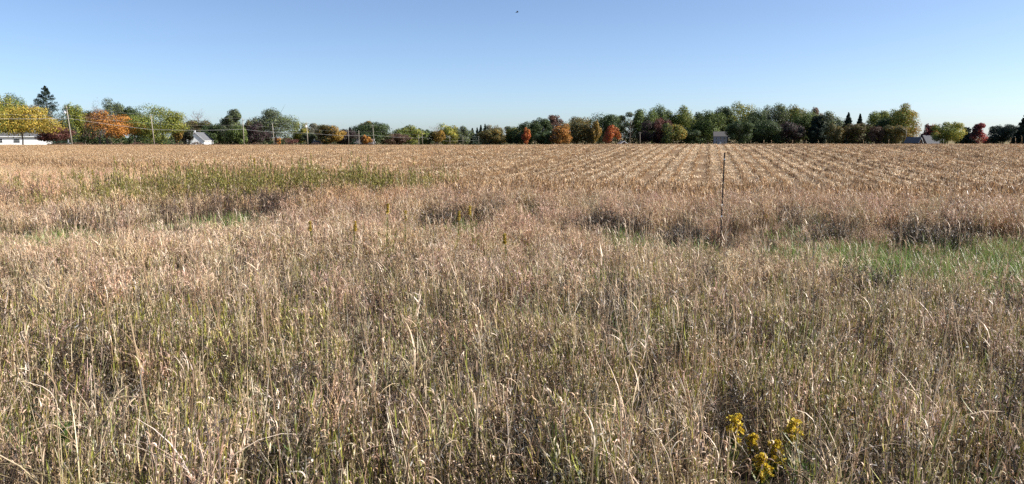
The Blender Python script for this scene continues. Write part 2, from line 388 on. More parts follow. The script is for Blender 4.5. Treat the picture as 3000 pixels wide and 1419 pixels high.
# --- far left group, beside the white ranch house
T('maple_tree', -14, 262, 46, 238, 'lime', 'tall yellow green tree cut off by the left edge of the picture')
T('ash_tree', 38, 271, 30, 252, 'green', 'tall green tree between the cut off tree and the dark spruce', shape='oval')
T('maple_tree', 66, 308, 70, 206, 'yellow', 'golden yellow maple standing in front of the white ranch house', base=0.2, lobes=36, shape='dome')
T('spruce_tree', 143, 251, 74, 250, 'spruce', 'tall dark pointed spruce, highest tree on the left', kind='conifer', nleaf=6000)
T('ornamental_tree', 165, 366, 36, 222, 'redbrown', 'small red brown tree between yellow maple and leaning lamp pole', base=0.15)
T('willow_tree', 210, 299, 36, 262, 'bright', 'light green tree just right of the tall dark spruce', shape='oval')
T('oak_tree', 248, 321, 32, 266, 'dark', 'dark green tree between light green tree and orange maple', base=0.03)
T('maple_tree', 313, 319, 66, 240, 'orange', 'orange maple thinning to bare twigs on its left side', base=0.16, trunk=0.28, open_=0.35, dens=0.72, shape='dome')
T('bare_tree', 291, 285, 16, 275, 'mauve', 'bare pale treetop rising left behind the orange maple', kind='bare')
T('poplar_tree', 324, 286, 37, 272, 'greyg', 'tall grey green tree directly behind the orange maple', shape='oval')
T('oak_tree', 395, 311, 32, 276, 'dark', 'dark green tree tucked behind left of the big bright green tree', base=0.03)
T('maple_tree', 453, 302, 74, 252, 'bright', 'big broad bright green tree behind a leaning pole', base=0.04, lobes=40, dens=1.7)
T('maple_tree', 521, 330, 17, 290, 'gold', 'narrow tan gold tree at right shoulder of big bright green tree', base=0.05)
T('bare_tree', 541, 333, 17, 400, 'mauve', 'pinkish half bare tree left of the white gabled house', kind='bare', nleaf=700)
T('bare_tree', 584, 318, 29, 420, 'mauve', 'tall bare whitish tree standing above the white gabled house', kind='bare')
T('elm_tree', 578, 351, 36, 400, 'oliveb', 'olive brown tree behind the chimney of the white gabled house', base=0.03)
T('cedar_tree', 539, 367, 24, 330, 'cedarb', 'low dark brown cedar against left side of white gabled house', base=0.01, shape='oval')
T('oak_tree', 615, 362, 22, 395, 'dark', 'dark tree peeking over the roof of the white gabled house', base=0.02)
T('oak_tree', 664, 349, 44, 406, 'dark', 'wide dark green tree right of the white gabled house', base=0.02, lobes=28)
T('poplar_tree', 687, 318, 28, 385, 'greyg', 'pointed grey green tree rising behind wide dark tree', shape='cone')
T('maple_tree', 699, 366, 24, 330, 'green', 'fresh green small tree beside a straight pole, low branches', base=0.02)
T('elm_tree', 726, 346, 18, 390, 'oliveb', 'small olive brown tree between pointed tree and plum tree', base=0.03)
T('willow_tree', 747, 347, 20, 410, 'pale', 'pale grey green treetop behind the dark plum tree')
T('plum_tree', 756, 356, 30, 352, 'plum', 'dark purple plum tree left of large round green tree', base=0.02)
T('oak_tree', 806, 315, 54, 372, 'greyg', 'large round grey green tree with a short pole in front', base=0.03, lobes=34)
shrub(813, 401, 7, 322, 'orange', 'small rusty orange shrub under the large round grey green tree')
shrub(848, 404, 22, 330, 'redbrown', 'low dull red brown shrub left of the crossarm pole')
T('poplar_tree', 880, 357, 20, 410, 'lime', 'small yellow topped tree just left of the crossarm pole')
T('willow_tree', 928, 361, 30, 420, 'pale', 'pale grey green tree right of the crossarm pole', base=0.05)
T('cedar_tree', 908, 388, 18, 400, 'greyg', 'low grey green tree behind the crossarm pole', base=0.02)
T('maple_tree', 968, 365, 33, 395, 'gold', 'dark tree with golden sides and brown middle', base=0.02)
T('plum_tree', 1014, 378, 28, 415, 'plum', 'dark purple brown tree right of the golden sided tree', base=0.02)
T('spruce_tree', 1026, 373, 17, 425, 'spruce', 'small spruce poking up behind the purple brown tree', kind='conifer')
T('oak_tree', 1086, 356, 50, 440, 'dark', 'broad dark green tree behind small round orange tree', base=0.02, lobes=30)
T('elm_tree', 1072, 354, 28, 465, 'gold', 'golden treetop showing above the broad dark green tree')
T('ornamental_tree', 1072, 396, 14, 392, 'orangehot', 'small round orange tree in front of the dark roofed house', base=0.1, lobes=14)
T('thorn_tree', 1158, 391, 33, 450, 'brown', 'brown leafless looking low tree right of tall thin pole', base=0.01, open_=0.3)
T('willow_tree', 1178, 379, 22, 500, 'pale', 'pale treetop left behind a bright green tree')
T('maple_tree', 1198, 365, 34, 480, 'bright', 'bright green tree left of a pair of thin poles', base=0.02)
T('maple_tree', 1236, 375, 17, 500, 'green', 'narrow green tree behind the pair of thin poles', base=0.02, shape='oval')
T('oak_tree', 1257, 379, 17, 510, 'dark', 'small dark green tree right of the pair of thin poles', base=0.02)
T('bare_tree', 1280, 359, 20, 540, 'mauve', 'thin bare treetop near the middle of the tree line', kind='bare')
T('elm_tree', 1282, 380, 18, 500, 'gold', 'golden brown tree under a bare treetop', base=0.02)
T('maple_tree', 1311, 361, 25, 560, 'lime', 'yellow green rounded tree right of the golden brown tree', base=0.02)
T('maple_tree', 1353, 368, 26, 580, 'greyg', 'grey green tree left of the four little spruces', base=0.02)
for i, (px, tp, hw_) in enumerate([(1384, 375, 14), (1398, 374, 11), (1409, 366, 12), (1421, 363, 13)]):
    T('spruce_tree', px, tp, hw_, 600+8*i, 'spruce', ['lowest and leftmost', 'second from left', 'third from left', 'tallest and rightmost'][i]+' of four small dark spruces', kind='conifer', group='four small dark spruces', nleaf=1500)
T('elm_tree', 1434, 375, 29, 560, 'olive', 'rounded olive tree right of the four small spruces', base=0.01)
T('willow_tree', 1446, 365, 22, 640, 'pale', 'whitish pale tree above the rounded olive tree')
T('elm_tree', 1477, 370, 22, 620, 'olive', 'olive green tree behind the rightmost thin roadside pole', base=0.02)
T('maple_tree', 1513, 370, 25, 560, 'mix', 'green tree turning yellow left of narrow red tree', base=0.02)
T('maple_tree', 1542, 373, 10, 500, 'red', 'narrow red orange flame shaped tree', base=0.02, shape='spire', lobes=16)
T('oak_tree', 1549, 351, 27, 540, 'dark', 'dark oak right behind the narrow red tree', base=0.03)
T('oak_tree', 1582, 344, 29, 545, 'dark', 'airy dark oak with sky showing between its branches', base=0.15, open_=0.6, dens=0.6)
T('beech_tree', 1620, 335, 23, 560, 'mauve', 'tall mauve brown airy treetop above the orange tree', base=0.3, open_=0.5, dens=0.6)
T('maple_tree', 1641, 361, 28, 500, 'orangehot', 'bright orange tree under the mauve treetop', base=0.03)
T('oak_tree', 1598, 385, 26, 505, 'dark', 'low dark tree left of the bright orange tree', base=0.01)
T('elm_tree', 1690, 339, 38, 530, 'olive', 'large olive green tree between two orange trees', base=0.02, lobes=28)
T('maple_tree', 1738, 351, 18, 500, 'gold', 'orange gold tree on right flank of the large olive tree', base=0.02, shape='oval')
T('oak_tree', 1774, 327, 37, 520, 'dark', 'large dark green oak behind the scarlet tree', base=0.03, lobes=28)
T('maple_tree', 1794, 365, 18, 455, 'red', 'scarlet cone shaped tree in front of the large dark oak', base=0.02, shape='cone')
T('oak_tree', 1828, 328, 34, 530, 'greyg', 'open grey green tree left of the tall dead trunk', base=0.2, open_=0.5, dens=0.6)
T('dead_tree', 1846, 324, 14, 480, 'mauve', 'tall dead bare trunk at a gap in the woods', kind='bare', nleaf=60, bark=M_bark)
T('oak_tree', 1888, 316, 28, 520, 'green', 'green tree right of the tall dead trunk', base=0.02)
T('poplar_tree', 1941, 300, 32, 535, 'green', 'tallest green tree left of the small white two storey house', base=0.02, shape='oval')
T('poplar_tree', 1998, 306, 40, 530, 'bright', 'light green tall tree with yellowing right side', base=0.02)
T('dogwood_tree', 1945, 344, 20, 490, 'redbrown', 'red brown slim tree in front of the tallest green tree', base=0.04, shape='oval')
T('maple_tree', 1972, 360, 28, 485, 'mix', 'low green tree with touches of orange, right of slim red brown tree', base=0.01)
T('oak_tree', 1912, 352, 30, 500, 'plum', 'low very dark tree left of the slim red brown tree', base=0.01)
T('oak_tree', 2042, 326, 25, 550, 'dark', 'dark grey tree between the light green tall tree and round olive tree', base=0.02)
T('linden_tree', 2074, 319, 38, 505, 'green', 'rounded dense olive green tree left above the two storey house', base=0.06, lobes=30)
T('oak_tree', 2030, 372, 28, 495, 'dark', 'low dark tree below the rounded dense olive tree', base=0.01)
T('oak_tree', 2116, 309, 30, 540, 'dark', 'dark tree directly behind the two storey house', base=0.02)
T('tulip_tree', 2168, 297, 46, 545, 'lime', 'broad yellow green treetop right above the two storey house', base=0.02, lobes=34)
T('oak_tree', 2166, 352, 28, 466, 'dark', 'very dark low tree at the right wall of the two storey house', base=0.01)
T('oak_tree', 2205, 316, 42, 515, 'dark', 'huge dark oak right of the yellow green treetop', base=0.01, lobes=30)
T('oak_tree', 2262, 299, 34, 530, 'greyg', 'very tall grey green oak with forked pale limbs', base=0.04, lobes=28)
T('oak_tree', 2256, 350, 40, 500, 'dark', 'dark low tree below the very tall forked oak', base=0.01)
T('hickory_tree', 2312, 303, 32, 535, 'mix', 'tall tree with a yellow spot near its top', base=0.02)
T('oak_tree', 2306, 355, 34, 495, 'plum', 'blackish low tree under the tall tree with yellow spot', base=0.01)
T('maple_tree', 2354, 316, 34, 510, 'green', 'sunlit green tree at right end of the tall woods', base=0.03, lobes=28)
T('elm_tree', 2391, 312, 24, 560, 'mauve', 'greyish purple treetop behind the dark pine', open_=0.3)
T('pine_tree', 2394, 338, 26, 490, 'spruce', 'dark broad pine right of the sunlit green tree', kind='pine')
T('poplar_tree', 2437, 324, 34, 545, 'greyg', 'grey green tree behind a small pale olive tree', base=0.02)
T('elm_tree', 2449, 361, 19, 470, 'olive', 'small pale olive tree in front of dark conifers', base=0.02, shape='oval')
T('spruce_tree', 2482, 329, 21, 495, 'spruce', 'tall slim dark spruce right of small pale olive tree', kind='conifer')
T('spruce_tree', 2516, 333, 18, 500, 'spruce', 'second slim dark spruce, right of the tall slim one', kind='conifer')
T('elm_tree', 2514, 360, 31, 470, 'oliveb', 'wide low olive brown tree below the two slim spruces', base=0.01)
T('maple_tree', 2576, 323, 36, 510, 'bright', 'fresh green broad treetop left of the tall autumn tree', base=0.02)
T('maple_tree', 2602, 333, 22, 490, 'lime', 'yellow green treetop touching the tall autumn tree', base=0.02)
T('spruce_tree', 2590, 346, 26, 470, 'dark', 'dark blue green tree under the yellow green treetop', base=0.01, shape='oval')
T('elm_tree', 2572, 369, 20, 445, 'brown', 'low grey brown tree left below the dark blue green tree', base=0.01, open_=0.2)
T('cottonwood_tree', 2648, 301, 38, 470, 'autumn', 'tall autumn tree with thin top, green left and gold right', base=0.03, shape='cone', lobes=36, open_=0.25)
T('elm_tree', 2624, 366, 30, 440, 'olive', 'low olive thicket tree at foot of the tall autumn tree', base=0.01)
# --- farmstead on the right
T('pear_tree', 2721, 362, 21, 372, 'maroon', 'maroon tree behind the small dark gabled shed', base=0.03, shape='oval')
T('willow_tree', 2742, 363, 11, 420, 'pale', 'thin pale tree between the maroon tree and yellow green tree')
T('maple_tree', 2778, 356, 32, 345, 'lime', 'yellow green tree at right end of the grey barn roof', base=0.05, open_=0.2)
T('willow_tree', 2810, 393, 13, 400, 'greyg', 'low faint grey tree right of the yellow green tree')
T('cedar_tree', 2830, 373, 18, 365, 'cedar', 'grey green layered cedar left of the crimson tree', kind='pine')
T('spruce_tree', 2850, 379, 14, 362, 'spruce', 'dark spruce squeezed between cedar and crimson tree', kind='conifer')
T('pear_tree', 2868, 359, 17, 350, 'crimson', 'crimson cone shaped tree near the right edge', base=0.02, shape='cone')
T('cedar_tree', 2926, 366, 28, 385, 'cedar', 'grey green domed cedar right of the crimson tree', base=0.01, shape='oval')
T('cedar_tree', 2966, 363, 22, 380, 'cedar', 'grey green cedar next to the dark spruce at right edge', base=0.01, shape='cone')
T('spruce_tree', 3002, 326, 30, 365, 'spruce', 'tall dark spruce cut by the right edge of the picture', kind='conifer')
T('birch_tree', 2893, 402, 12, 420, 'brown', 'tiny faint brown tree just right of the crimson tree')

# undergrowth below and behind the trees: one mass, nobody could count it
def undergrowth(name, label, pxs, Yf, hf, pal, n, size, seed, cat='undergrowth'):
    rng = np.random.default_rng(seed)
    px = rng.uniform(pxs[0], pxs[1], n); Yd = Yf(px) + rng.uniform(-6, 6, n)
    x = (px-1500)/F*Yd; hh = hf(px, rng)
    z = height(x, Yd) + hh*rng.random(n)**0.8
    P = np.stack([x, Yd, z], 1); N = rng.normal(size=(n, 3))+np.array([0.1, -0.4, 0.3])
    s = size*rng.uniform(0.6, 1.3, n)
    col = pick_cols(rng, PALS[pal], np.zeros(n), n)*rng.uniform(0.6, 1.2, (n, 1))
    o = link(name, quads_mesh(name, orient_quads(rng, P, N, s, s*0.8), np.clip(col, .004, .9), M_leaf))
    tag(o, label, cat, kind='stuff')
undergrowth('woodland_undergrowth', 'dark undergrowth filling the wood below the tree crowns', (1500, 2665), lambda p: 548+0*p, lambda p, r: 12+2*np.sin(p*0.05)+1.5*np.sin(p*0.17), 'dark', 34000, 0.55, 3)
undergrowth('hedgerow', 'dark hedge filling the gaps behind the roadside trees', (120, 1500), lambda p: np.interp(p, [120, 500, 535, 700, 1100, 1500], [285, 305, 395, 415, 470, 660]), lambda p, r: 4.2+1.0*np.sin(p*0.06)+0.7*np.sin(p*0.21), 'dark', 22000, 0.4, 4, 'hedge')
undergrowth('roadside_weeds', 'brown weeds along the far edge of the field', (150, 1500), lambda p: np.interp(p, [150, 500, 900, 1300, 1500], [212, 240, 318, 470, 600]), lambda p, r: 0.35+0.35*np.clip(np.sin(p*0.035)+np.sin(p*0.11), 0, 2)*np.interp(p, [150, 1500], [0.7, 2]), 'brown', 9000, 0.16, 5, 'weeds')

# ------------------------------------------------------------------ buildings
def gable_house(name, label, loc, rz, W, L, wall, peak, mw, mr, over=0.35, cat='house', siding=True):
    """gable end at local y=0 facing -y, ridge along +y; origin at the middle of the gable foot"""
    t = empty(name, loc, rz); tag(t, label, cat)
    mb = MB(); h = W/2
    v = [(-h,0,-1),(h,0,-1),(h,L,-1),(-h,L,-1),(-h,0,wall),(h,0,wall),(h,L,wall),(-h,L,wall),(0,0,peak),(0,L,peak)]
    mb.add(v, [(0,1,5,8,4),(1,2,6,5),(2,3,7,9,6),(3,0,4,7)], (1,1,1)); w = mb.obj('wall', mw, t)
    if siding:
        sb = MB(); z = 0.25
        while z < wall-0.1:
            sb.box((h, -0.0, z), (h+0.018, L, z+0.02)); sb.box((-h, -0.018, z), (h, 0.0, z+0.02)); z += 0.25
        so = sb.obj('siding_laps', mw, t)
    rb = MB(); k = (peak-wall)/h; th = 0.16
    for s in (-1, 1):
        a = [(0, -over, peak+0.02), (s*(h+over), -over, wall-k*over+0.02), (s*(h+over), L+over, wall-k*over+0.02), (0, L+over, peak+0.02)]
        b = [(p[0], p[1], p[2]+th) for p in a]
        rb.add(a+b, [(0,1,2,3),(7,6,5,4),(0,4,5,1),(1,5,6,2),(2,6,7,3),(3,7,4,0)], (1,1,1))
    r = rb.obj('roof', mr, t)
    for s in (-1, 1):
        tb = MB(); a = [(0, -over-0.04, peak-0.10), (s*(h+over), -over-0.04, wall-k*over-0.12), (s*(h+over), -over-0.04, wall-k*over+0.17), (0, -over-0.04, peak+0.17)]
        tb.add(a+[(p[0], p[1]+0.035, p[2]) for p in a], [(0,1,2,3),(7,6,5,4),(0,4,5,1),(1,5,6,2),(2,6,7,3),(3,7,4,0)], (1,1,1))
        tb.obj('rake_board', M_trim, r)
    fb = MB(); fb.box((h+over+0.003, -over, wall-k*over-0.12), (h+over+0.05, L+over, wall-k*over+0.15)); fb.obj('fascia_board', M_trim, r)
    return t
def window(t, face, cx, z0, w, h, at_, mfr=None):
    """face 'x': on wall x=at_ (normal +x), 'y': on wall y=at_ (normal -y)"""
    f = MB(); g = MB(); b = 0.08
    if face == 'x':
        f.box((at_, cx-w/2-b, z0-b), (at_+0.05, cx+w/2+b, z0)); f.box((at_, cx-w/2-b, z0+h), (at_+0.05, cx+w/2+b, z0+h+b))
        f.box((at_, cx-w/2-b, z0), (at_+0.05, cx-w/2, z0+h)); f.box((at_, cx+w/2, z0), (at_+0.05, cx+w/2+b, z0+h)); f.box((at_+0.01, cx-w/2, z0+h/2-0.03), (at_+0.045, cx+w/2, z0+h/2+0.03))
        g.box((at_, cx-w/2, z0), (at_+0.022, cx+w/2, z0+h))
    else:
        f.box((cx-w/2-b, at_-0.05, z0-b), (cx+w/2+b, at_, z0)); f.box((cx-w/2-b, at_-0.05, z0+h), (cx+w/2+b, at_, z0+h+b))
        f.box((cx-w/2-b, at_-0.05, z0), (cx-w/2, at_, z0+h)); f.box((cx+w/2, at_-0.05, z0), (cx+w/2+b, at_, z0+h)); f.box((cx-w/2, at_-0.045, z0+h/2-0.03), (cx+w/2, at_-0.01, z0+h/2+0.03))
        g.box((cx-w/2, at_-0.022, z0), (cx+w/2, at_, z0+h))
    o = f.obj('window', mfr or M_trim, t); g.obj('pane', M_glass, o); return o
def base_z(px, Yd): return hz(xof(px, Yd), Yd)
# white gabled house in the left third (seen on its corner)
Yd = 360; p = Vector((xof(572, Yd), Yd, base_z(572, Yd)))
t = gable_house('gabled_house', 'white house with grey gable roof and chimney, behind the field', p, math.radians(12), 7.8, 24, 2.35, 6.1, M_white, M_shing)
window(t, 'x', 10.5, 0.7, 0.9, 1.3, 3.9); window(t, 'x', 4.2, 0.9, 0.8, 1.0, 3.9)
mb = MB(); mb.box((3.905, -0.02, -0.5), (3.98, 0.06, 2.1)); mb.obj('downspout', M_lampg, t)
mb = MB(); mb.box((-0.9, 0.8, 5.0), (0.0, 1.6, 6.9)); ch = mb.obj('chimney', M_white, t); mb = MB(); mb.box((-0.98, 0.72, 6.9), (0.08, 1.68, 7.02)); mb.obj('chimney_cap', M_trim, ch)
mb = MB(); mb.tube([(2.6, 12.4, 3.4), (2.6, 12.4, 4.55)], [0.06, 0.06], (1,1,1), 8); mb.obj('vent_pipe', M_lampg, t)
# long white ranch house at far left
Yd = 236; p0 = xof(4, Yd); p1 = xof(114, Yd); zb = base_z(60, Yd) - 0.1
t = empty('ranch_house', ((p0+p1)/2, Yd, zb), math.radians(27)); tag(t, 'long low white ranch house half hidden by the yellow maple', 'house')
h = (p1-p0)/2*1.08
mb = MB(); mb.box((-h, 0, -0.5), (h, 8, 2.9)); mb.obj('wall', M_white, t)
mb = MB(); z = 0.25
while z < 2.4: mb.box((-h, -0.018, z), (h, 0, z+0.02)); z += 0.25
mb.obj('siding_laps', M_white, t)
mb = MB(); a = [(-h-.5, -.5, 2.82), (h+.5, -.5, 2.82), (h+.5, 8.5, 2.82), (-h-.5, 8.5, 2.82), (-h+1.5, 4, 4.1), (h-1.5, 4, 4.1)]
mb.add(a, [(0,1,5,4), (1,2,5), (2,3,4,5), (3,0,4), (3,2,1,0)], (1,1,1)); r = mb.obj('roof', M_shing, t)
mb = MB(); mb.box((-h-.55, -.55, 2.66), (h+.55, -.503, 2.86)); mb.obj('fascia_board', M_trim, r)
window(t, 'y', -h+1.25, 0.9, 0.7, 1.2, 0.0); window(t, 'y', -1.0, 0.9, 1.6, 1.1, 0.0)
mb = MB(); mb.box((-h-0.6, -0.25, -0.5), (-h-0.003, 0.5, 2.4)); mb.obj('brick_pier', M_brick, t)
Yd = 244; t = gable_house('garage', 'small white garage right of the ranch house', (xof(131, Yd), Yd, base_z(131, Yd)), math.radians(27), 3.4, 6, 1.75, 2.5, M_white, M_shing, cat='garage')
mb = MB(); mb.box((-1.1, -0.05, 0), (1.1, -0.02, 1.55)); d = mb.obj('door', M_trim, t)
mb = MB(); [mb.box((-1.1, -0.058, z), (1.1, -0.052, z+0.03)) for z in (0.4, 0.8, 1.2)]; mb.obj('door_groove', M_lampg, d)
Yd = 300; t = gable_house('shed', 'pale shed glimpsed under the red brown tree', (xof(178, Yd), Yd, base_z(178, Yd)), 0, 3.0, 5, 1.9, 2.7, M_trim, M_shing, cat='shed')
window(t, 'y', 0, 0.9, 0.7, 0.6, 0.0)
# dark low house by the crossarm pole
Yd = 392; p = Vector((xof(929, Yd), Yd, base_z(929, Yd)-1.2))
t = gable_house('low_house', 'low dark roofed house right of the crossarm pole', (p.x+2.4, p.y+2, p.z), math.radians(90), 6, 4.8, 2.1, 3.5, M_dark, M_shingd)
window(t, 'y', 0, 0.8, 1.0, 1.0, 0.0)
mb = MB(); mb.box((-0.3, 4.0, 3.0), (0.3, 4.6, 4.6)); mb.obj('chimney', M_lampg, t)
# dark house behind the small orange tree
Yd = 425; p = Vector((xof(1066, Yd), Yd, base_z(1066, Yd)-1.4))
t = gable_house('cottage', 'dark blue house with brown roof behind small round orange tree', (p.x+5.0, p.y+3, p.z), math.radians(90), 7, 10, 2.5, 4.9, M_dark, M_shingd)
window(t, 'x', 2.4, 0.9, 1.0, 1.1, 3.5); window(t, 'x', 7.0, 0.9, 1.0, 1.1, 3.5)
# two storey house in the shade of the woods
Yd = 478; p = at(2110, 432, Yd); p.z = hz(p.x, Yd) + 0.2
t = empty('two_storey_house', p, math.radians(-12)); tag(t, 'pale two storey house in shade at foot of the woods', 'house')
h = 4.1; wl = 5.5
mb = MB(); mb.box((-h, 0, -1), (h, 7.5, wl)); mb.obj('wall', M_grey, t)
mb = MB(); a = [(-h-.3, -.3, wl-.02), (h+.3, -.3, wl-.02), (h+.3, 7.8, wl-.02), (-h-.3, 7.8, wl-.02), (-h-.3, 3.75, wl+3.0), (h+.3, 3.75, wl+3.0)]
mb.add(a, [(0,1,5,4), (1,2,5), (2,3,4,5), (3,0,4), (3,2,1,0)], (1,1,1)); mb.obj('roof', M_shingd, t)
for cx in (-2.5, 0, 2.5): window(t, 'y', cx, 3.5, 0.95, 1.4, 0.0)
for cx in (-2.5, 2.5): window(t, 'y', cx, 0.9, 0.95, 1.5, 0.0)
mb = MB(); mb.box((-0.5, -0.04, 0), (0.5, -0.005, 2.1)); mb.obj('door', M_trim, t)
# brown shed by the dead trunk
Yd = 470; p = at(1828, 425, Yd)
t = gable_house('shed', 'small brown shed with pale roof by the dead trunk', (p.x, Yd, hz(p.x, Yd)-1.0), math.radians(10), 5.0, 6, 1.9, 3.6, M_brown, M_twig, cat='shed', siding=False)
mb = MB(); mb.box((-0.9, -0.05, 0), (0.9, -0.01, 1.7)); mb.obj('door', M_brown, t)
# farmstead on the right: small shed and big grey barn roof
Yd = 352; p = at(2703, 424, Yd)
t = gable_house('farm_shed', 'small dark gabled shed left of the grey barn', (p.x-1.2, Yd, hz(p.x, Yd)-0.6), math.radians(38), 4.2, 6, 2.0, 4.3, M_brown, M_shing, cat='shed', siding=False)
window(t, 'y', 0, 1.3, 0.7, 0.8, 0.0, M_brown)
Yd = 364; p = at(2742, 424, Yd)
t = gable_house('barn', 'barn with large plain grey roof left of the yellow green tree', (p.x+4.2, Yd+4, hz(p.x, Yd)-0.9), math.radians(90), 8, 8.4, 1.9, 5.6, M_brown, M_shing, cat='barn', siding=False)
mb = MB(); mb.box((4.003, 3, 0), (4.06, 5.2, 1.8)); mb.obj('door', M_brown, t)

# ------------------------------------------------------------------ utility poles and wires
def pole_y(px): return 167.1/(-(px-1500)/F*1.0 + 0.232)     # straight line of poles along the road
def pole_xyz(px): Yd = pole_y(px); return Vector((xof(px, Yd), Yd, hz(xof(px, Yd), Yd)))
def utility_pole(pb, topx, topy, label, r=0.15, arm=None, lamp=False, trans=False, Yd=None, group='utility poles along the road', ins=True):
    b = pole_xyz(pb) if Yd is None else Vector((xof(pb, Yd), Yd, hz(xof(pb, Yd), Yd)))
    tp = at(topx, topy, b.y)
    t = empty('utility_pole', b); tag(t, label, 'pole', group)
    top = tp - b
    mb = MB(); mb.tube([(0, 0, -0.5), top*0.5, top], [r*1.15, r, r*0.72], (1,1,1), 10); mb.obj('shaft', M_pole, t, True)
    ax = Vector((math.cos(1.34), math.sin(1.34), 0)); pr = Vector((ax.y, -ax.x, 0))
    if ins:
        mb = MB(); mb.tube([top, top+Vector((0, 0, 0.28))], [0.05, 0.06], (1,1,1), 8); mb.obj('insulator', M_lampg, t)
    if arm:
        c = top - Vector((0, 0, 0.55)); w = arm
        mb = MB(); mb.tube([c-pr*w, c+pr*w], [0.075, 0.075], (1,1,1), 4); a = mb.obj('crossarm', M_pole, t)
        for s in (-0.95, 0.95):
            q = c+pr*w*s; mb = MB(); mb.tube([q, q+Vector((0, 0, 0.32))], [0.045, 0.06], (1,1,1), 8); mb.obj('insulator', M_lampg, a)
    if trans:
        c = top - Vector((0, 0, 1.7)) + Vector((-0.25, -0.32, 0)); mb = MB()
        mb.tube([c+Vector((0,0,-0.5)), c+Vector((0,0,-0.45)), c+Vector((0,0,0.45)), c+Vector((0,0,0.5))], [0.2, 0.26, 0.26, 0.2], (1,1,1), 14); tr = mb.obj('transformer', M_trim, t)
        mb = MB(); mb.tube([c+Vector((0.1,0,0.5)), c+Vector((0.1,0,0.75))], [0.05, 0.03], (1,1,1), 8); mb.obj('bushing', M_lampg, tr)
    if lamp:
        c = top - Vector((0, 0, 1.1)); e = at(190, 326, b.y) - b
        mb = MB(); mb.tube([c, (c+e)/2+Vector((0,0,0.1)), e], [0.04, 0.035, 0.035], (1,1,1), 6); la = mb.obj('lamp_arm', M_lampg, t)
        mb = MB(); mb.tube([e+Vector((0,0,0.25)), e+Vector((0,0,0.05)), e-Vector((0,0,0.25)), e-Vector((0,0,0.6))], [0.12, 0.22, 0.34, 0.30], (1,1,1), 12); mb.obj('lamp_head', M_trim, la)
        mb = MB(); c2 = top - Vector((0, 0, 9.2)); mb.box((c2.x-0.22, c2.y-0.3, c2.z-0.5), (c2.x+0.02, c2.y-0.12, c2.z+0.3)); mb.obj('meter_box', M_lampg, t)
    return b, tp
POLES = [(210, 194, 311, 'leaning pole with white lamp left of the orange maple', dict(arm=1.0, lamp=True)),
 (451, 442, 339, 'leaning pole in front of the big bright green tree', {}),
 (714, 711, 348, 'straight pole in front of wide dark tree right of gabled house', dict(arm=0.9)),
 (802, 798, 363, 'shorter pole in front of large round grey green tree', {}),
 (901, 898, 359, 'pole with wooden crossarm and white transformer', dict(arm=1.25, trans=True, r=0.2)),
 (1052, 1051, 383, 'short pole just left of small round orange tree', dict(ins=False)),
 (1096, 1092, 367, 'tall pole just right of small round orange tree', dict(arm=0.9)),
 (1227, 1226, 395, 'left and shorter one of a pair of thin poles', dict(ins=False, r=0.13)),
 (1238, 1236, 385, 'right and taller one of a pair of thin poles', {}),
 (1318, 1317, 398, 'thin pole in front of yellow green rounded tree', {}),
 (1356, 1356, 400, 'thin pole in front of grey green tree by four spruces', {}),
 (1403, 1402, 400, 'thin pole in front of the four little spruces', {}),
 (1481, 1480, 397, 'rightmost thin roadside pole before the olive green tree', {})]
tops = []
bases = []
for (pb, tx, ty, lab, kw) in POLES:
    b, tp = utility_pole(pb, tx, ty, lab, **kw); tops.append(tp); bases.append(b)
utility_pole(1021, 1021, 379, 'thin pale pole in front of the purple brown tree', r=0.12, ins=False, Yd=400)
utility_pole(1876, 1875, 388, 'lone pole beside the tall dead trunk at edge of woods', r=0.16, Yd=450, group='lone poles on the right', arm=0.7)
utility_pole(2656, 2656, 381, 'thin pale pole in front of the tall autumn tree', r=0.12, Yd=380, group='lone poles on the right')
utility_pole(2765, 2765, 408, 'short pole in front of the yellow green farm tree', r=0.11, Yd=330, group='lone poles on the right', ins=False)
# off-frame pole on the left that the wires run to
offp, offt = utility_pole(-170, -186, 290, 'pole beyond the left edge that carries the wires onward', arm=1.0)
def wire(label, pts, r, sag):
    mb = MB(); P = []
    for a, b in zip(pts[:-1], pts[1:]):
        L = (b-a).length
        for i in range(14):
            t = i/14; P.append(a.lerp(b, t) - Vector((0, 0, 4*sag*L*t*(1-t))))
    P.append(pts[-1]); mb.tube(P, [r]*len(P), (1,1,1), 5)
    o = mb.obj('overhead_wire', M_wire); tag(o, label, 'wire', 'wires between the roadside poles')
def cab(px, py, k): return at(px, py, bases[k].y if k >= 0 else offp.y)
lo = [cab(-178, 345, -1), cab(201, 347, 0), cab(447, 380, 1), cab(712, 379, 2), cab(800, 387, 3), cab(900, 390, 4), cab(1051, 398, 5), cab(1094, 396, 6), cab(1227, 405, 7), cab(1237, 402, 8), cab(1318, 414, 9), cab(1356, 411, 10), cab(1403, 411, 11), cab(1480, 409, 12)]
wire('thick lowest cable strung from pole to pole along the road', lo, 0.032, 0.006)
up = [offt] + [tops[i]+Vector((0, 0, 0.2)) for i in (0, 1, 2, 3, 4, 6, 8, 9, 10, 11, 12)]
wire('thin topmost wire running along the pole tops', up, 0.014, 0.010)
mid = [cab(-180, 326, -1), cab(199, 338, 0), cab(445, 362, 1), cab(711, 366, 2), cab(799, 372, 3), cab(899, 378, 4), cab(1093, 384, 6), cab(1236, 394, 8), cab(1318, 405, 9), cab(1356, 405, 10), cab(1403, 404, 11)]
wire('thin middle wire between top wire and thick cable', mid, 0.013, 0.008)
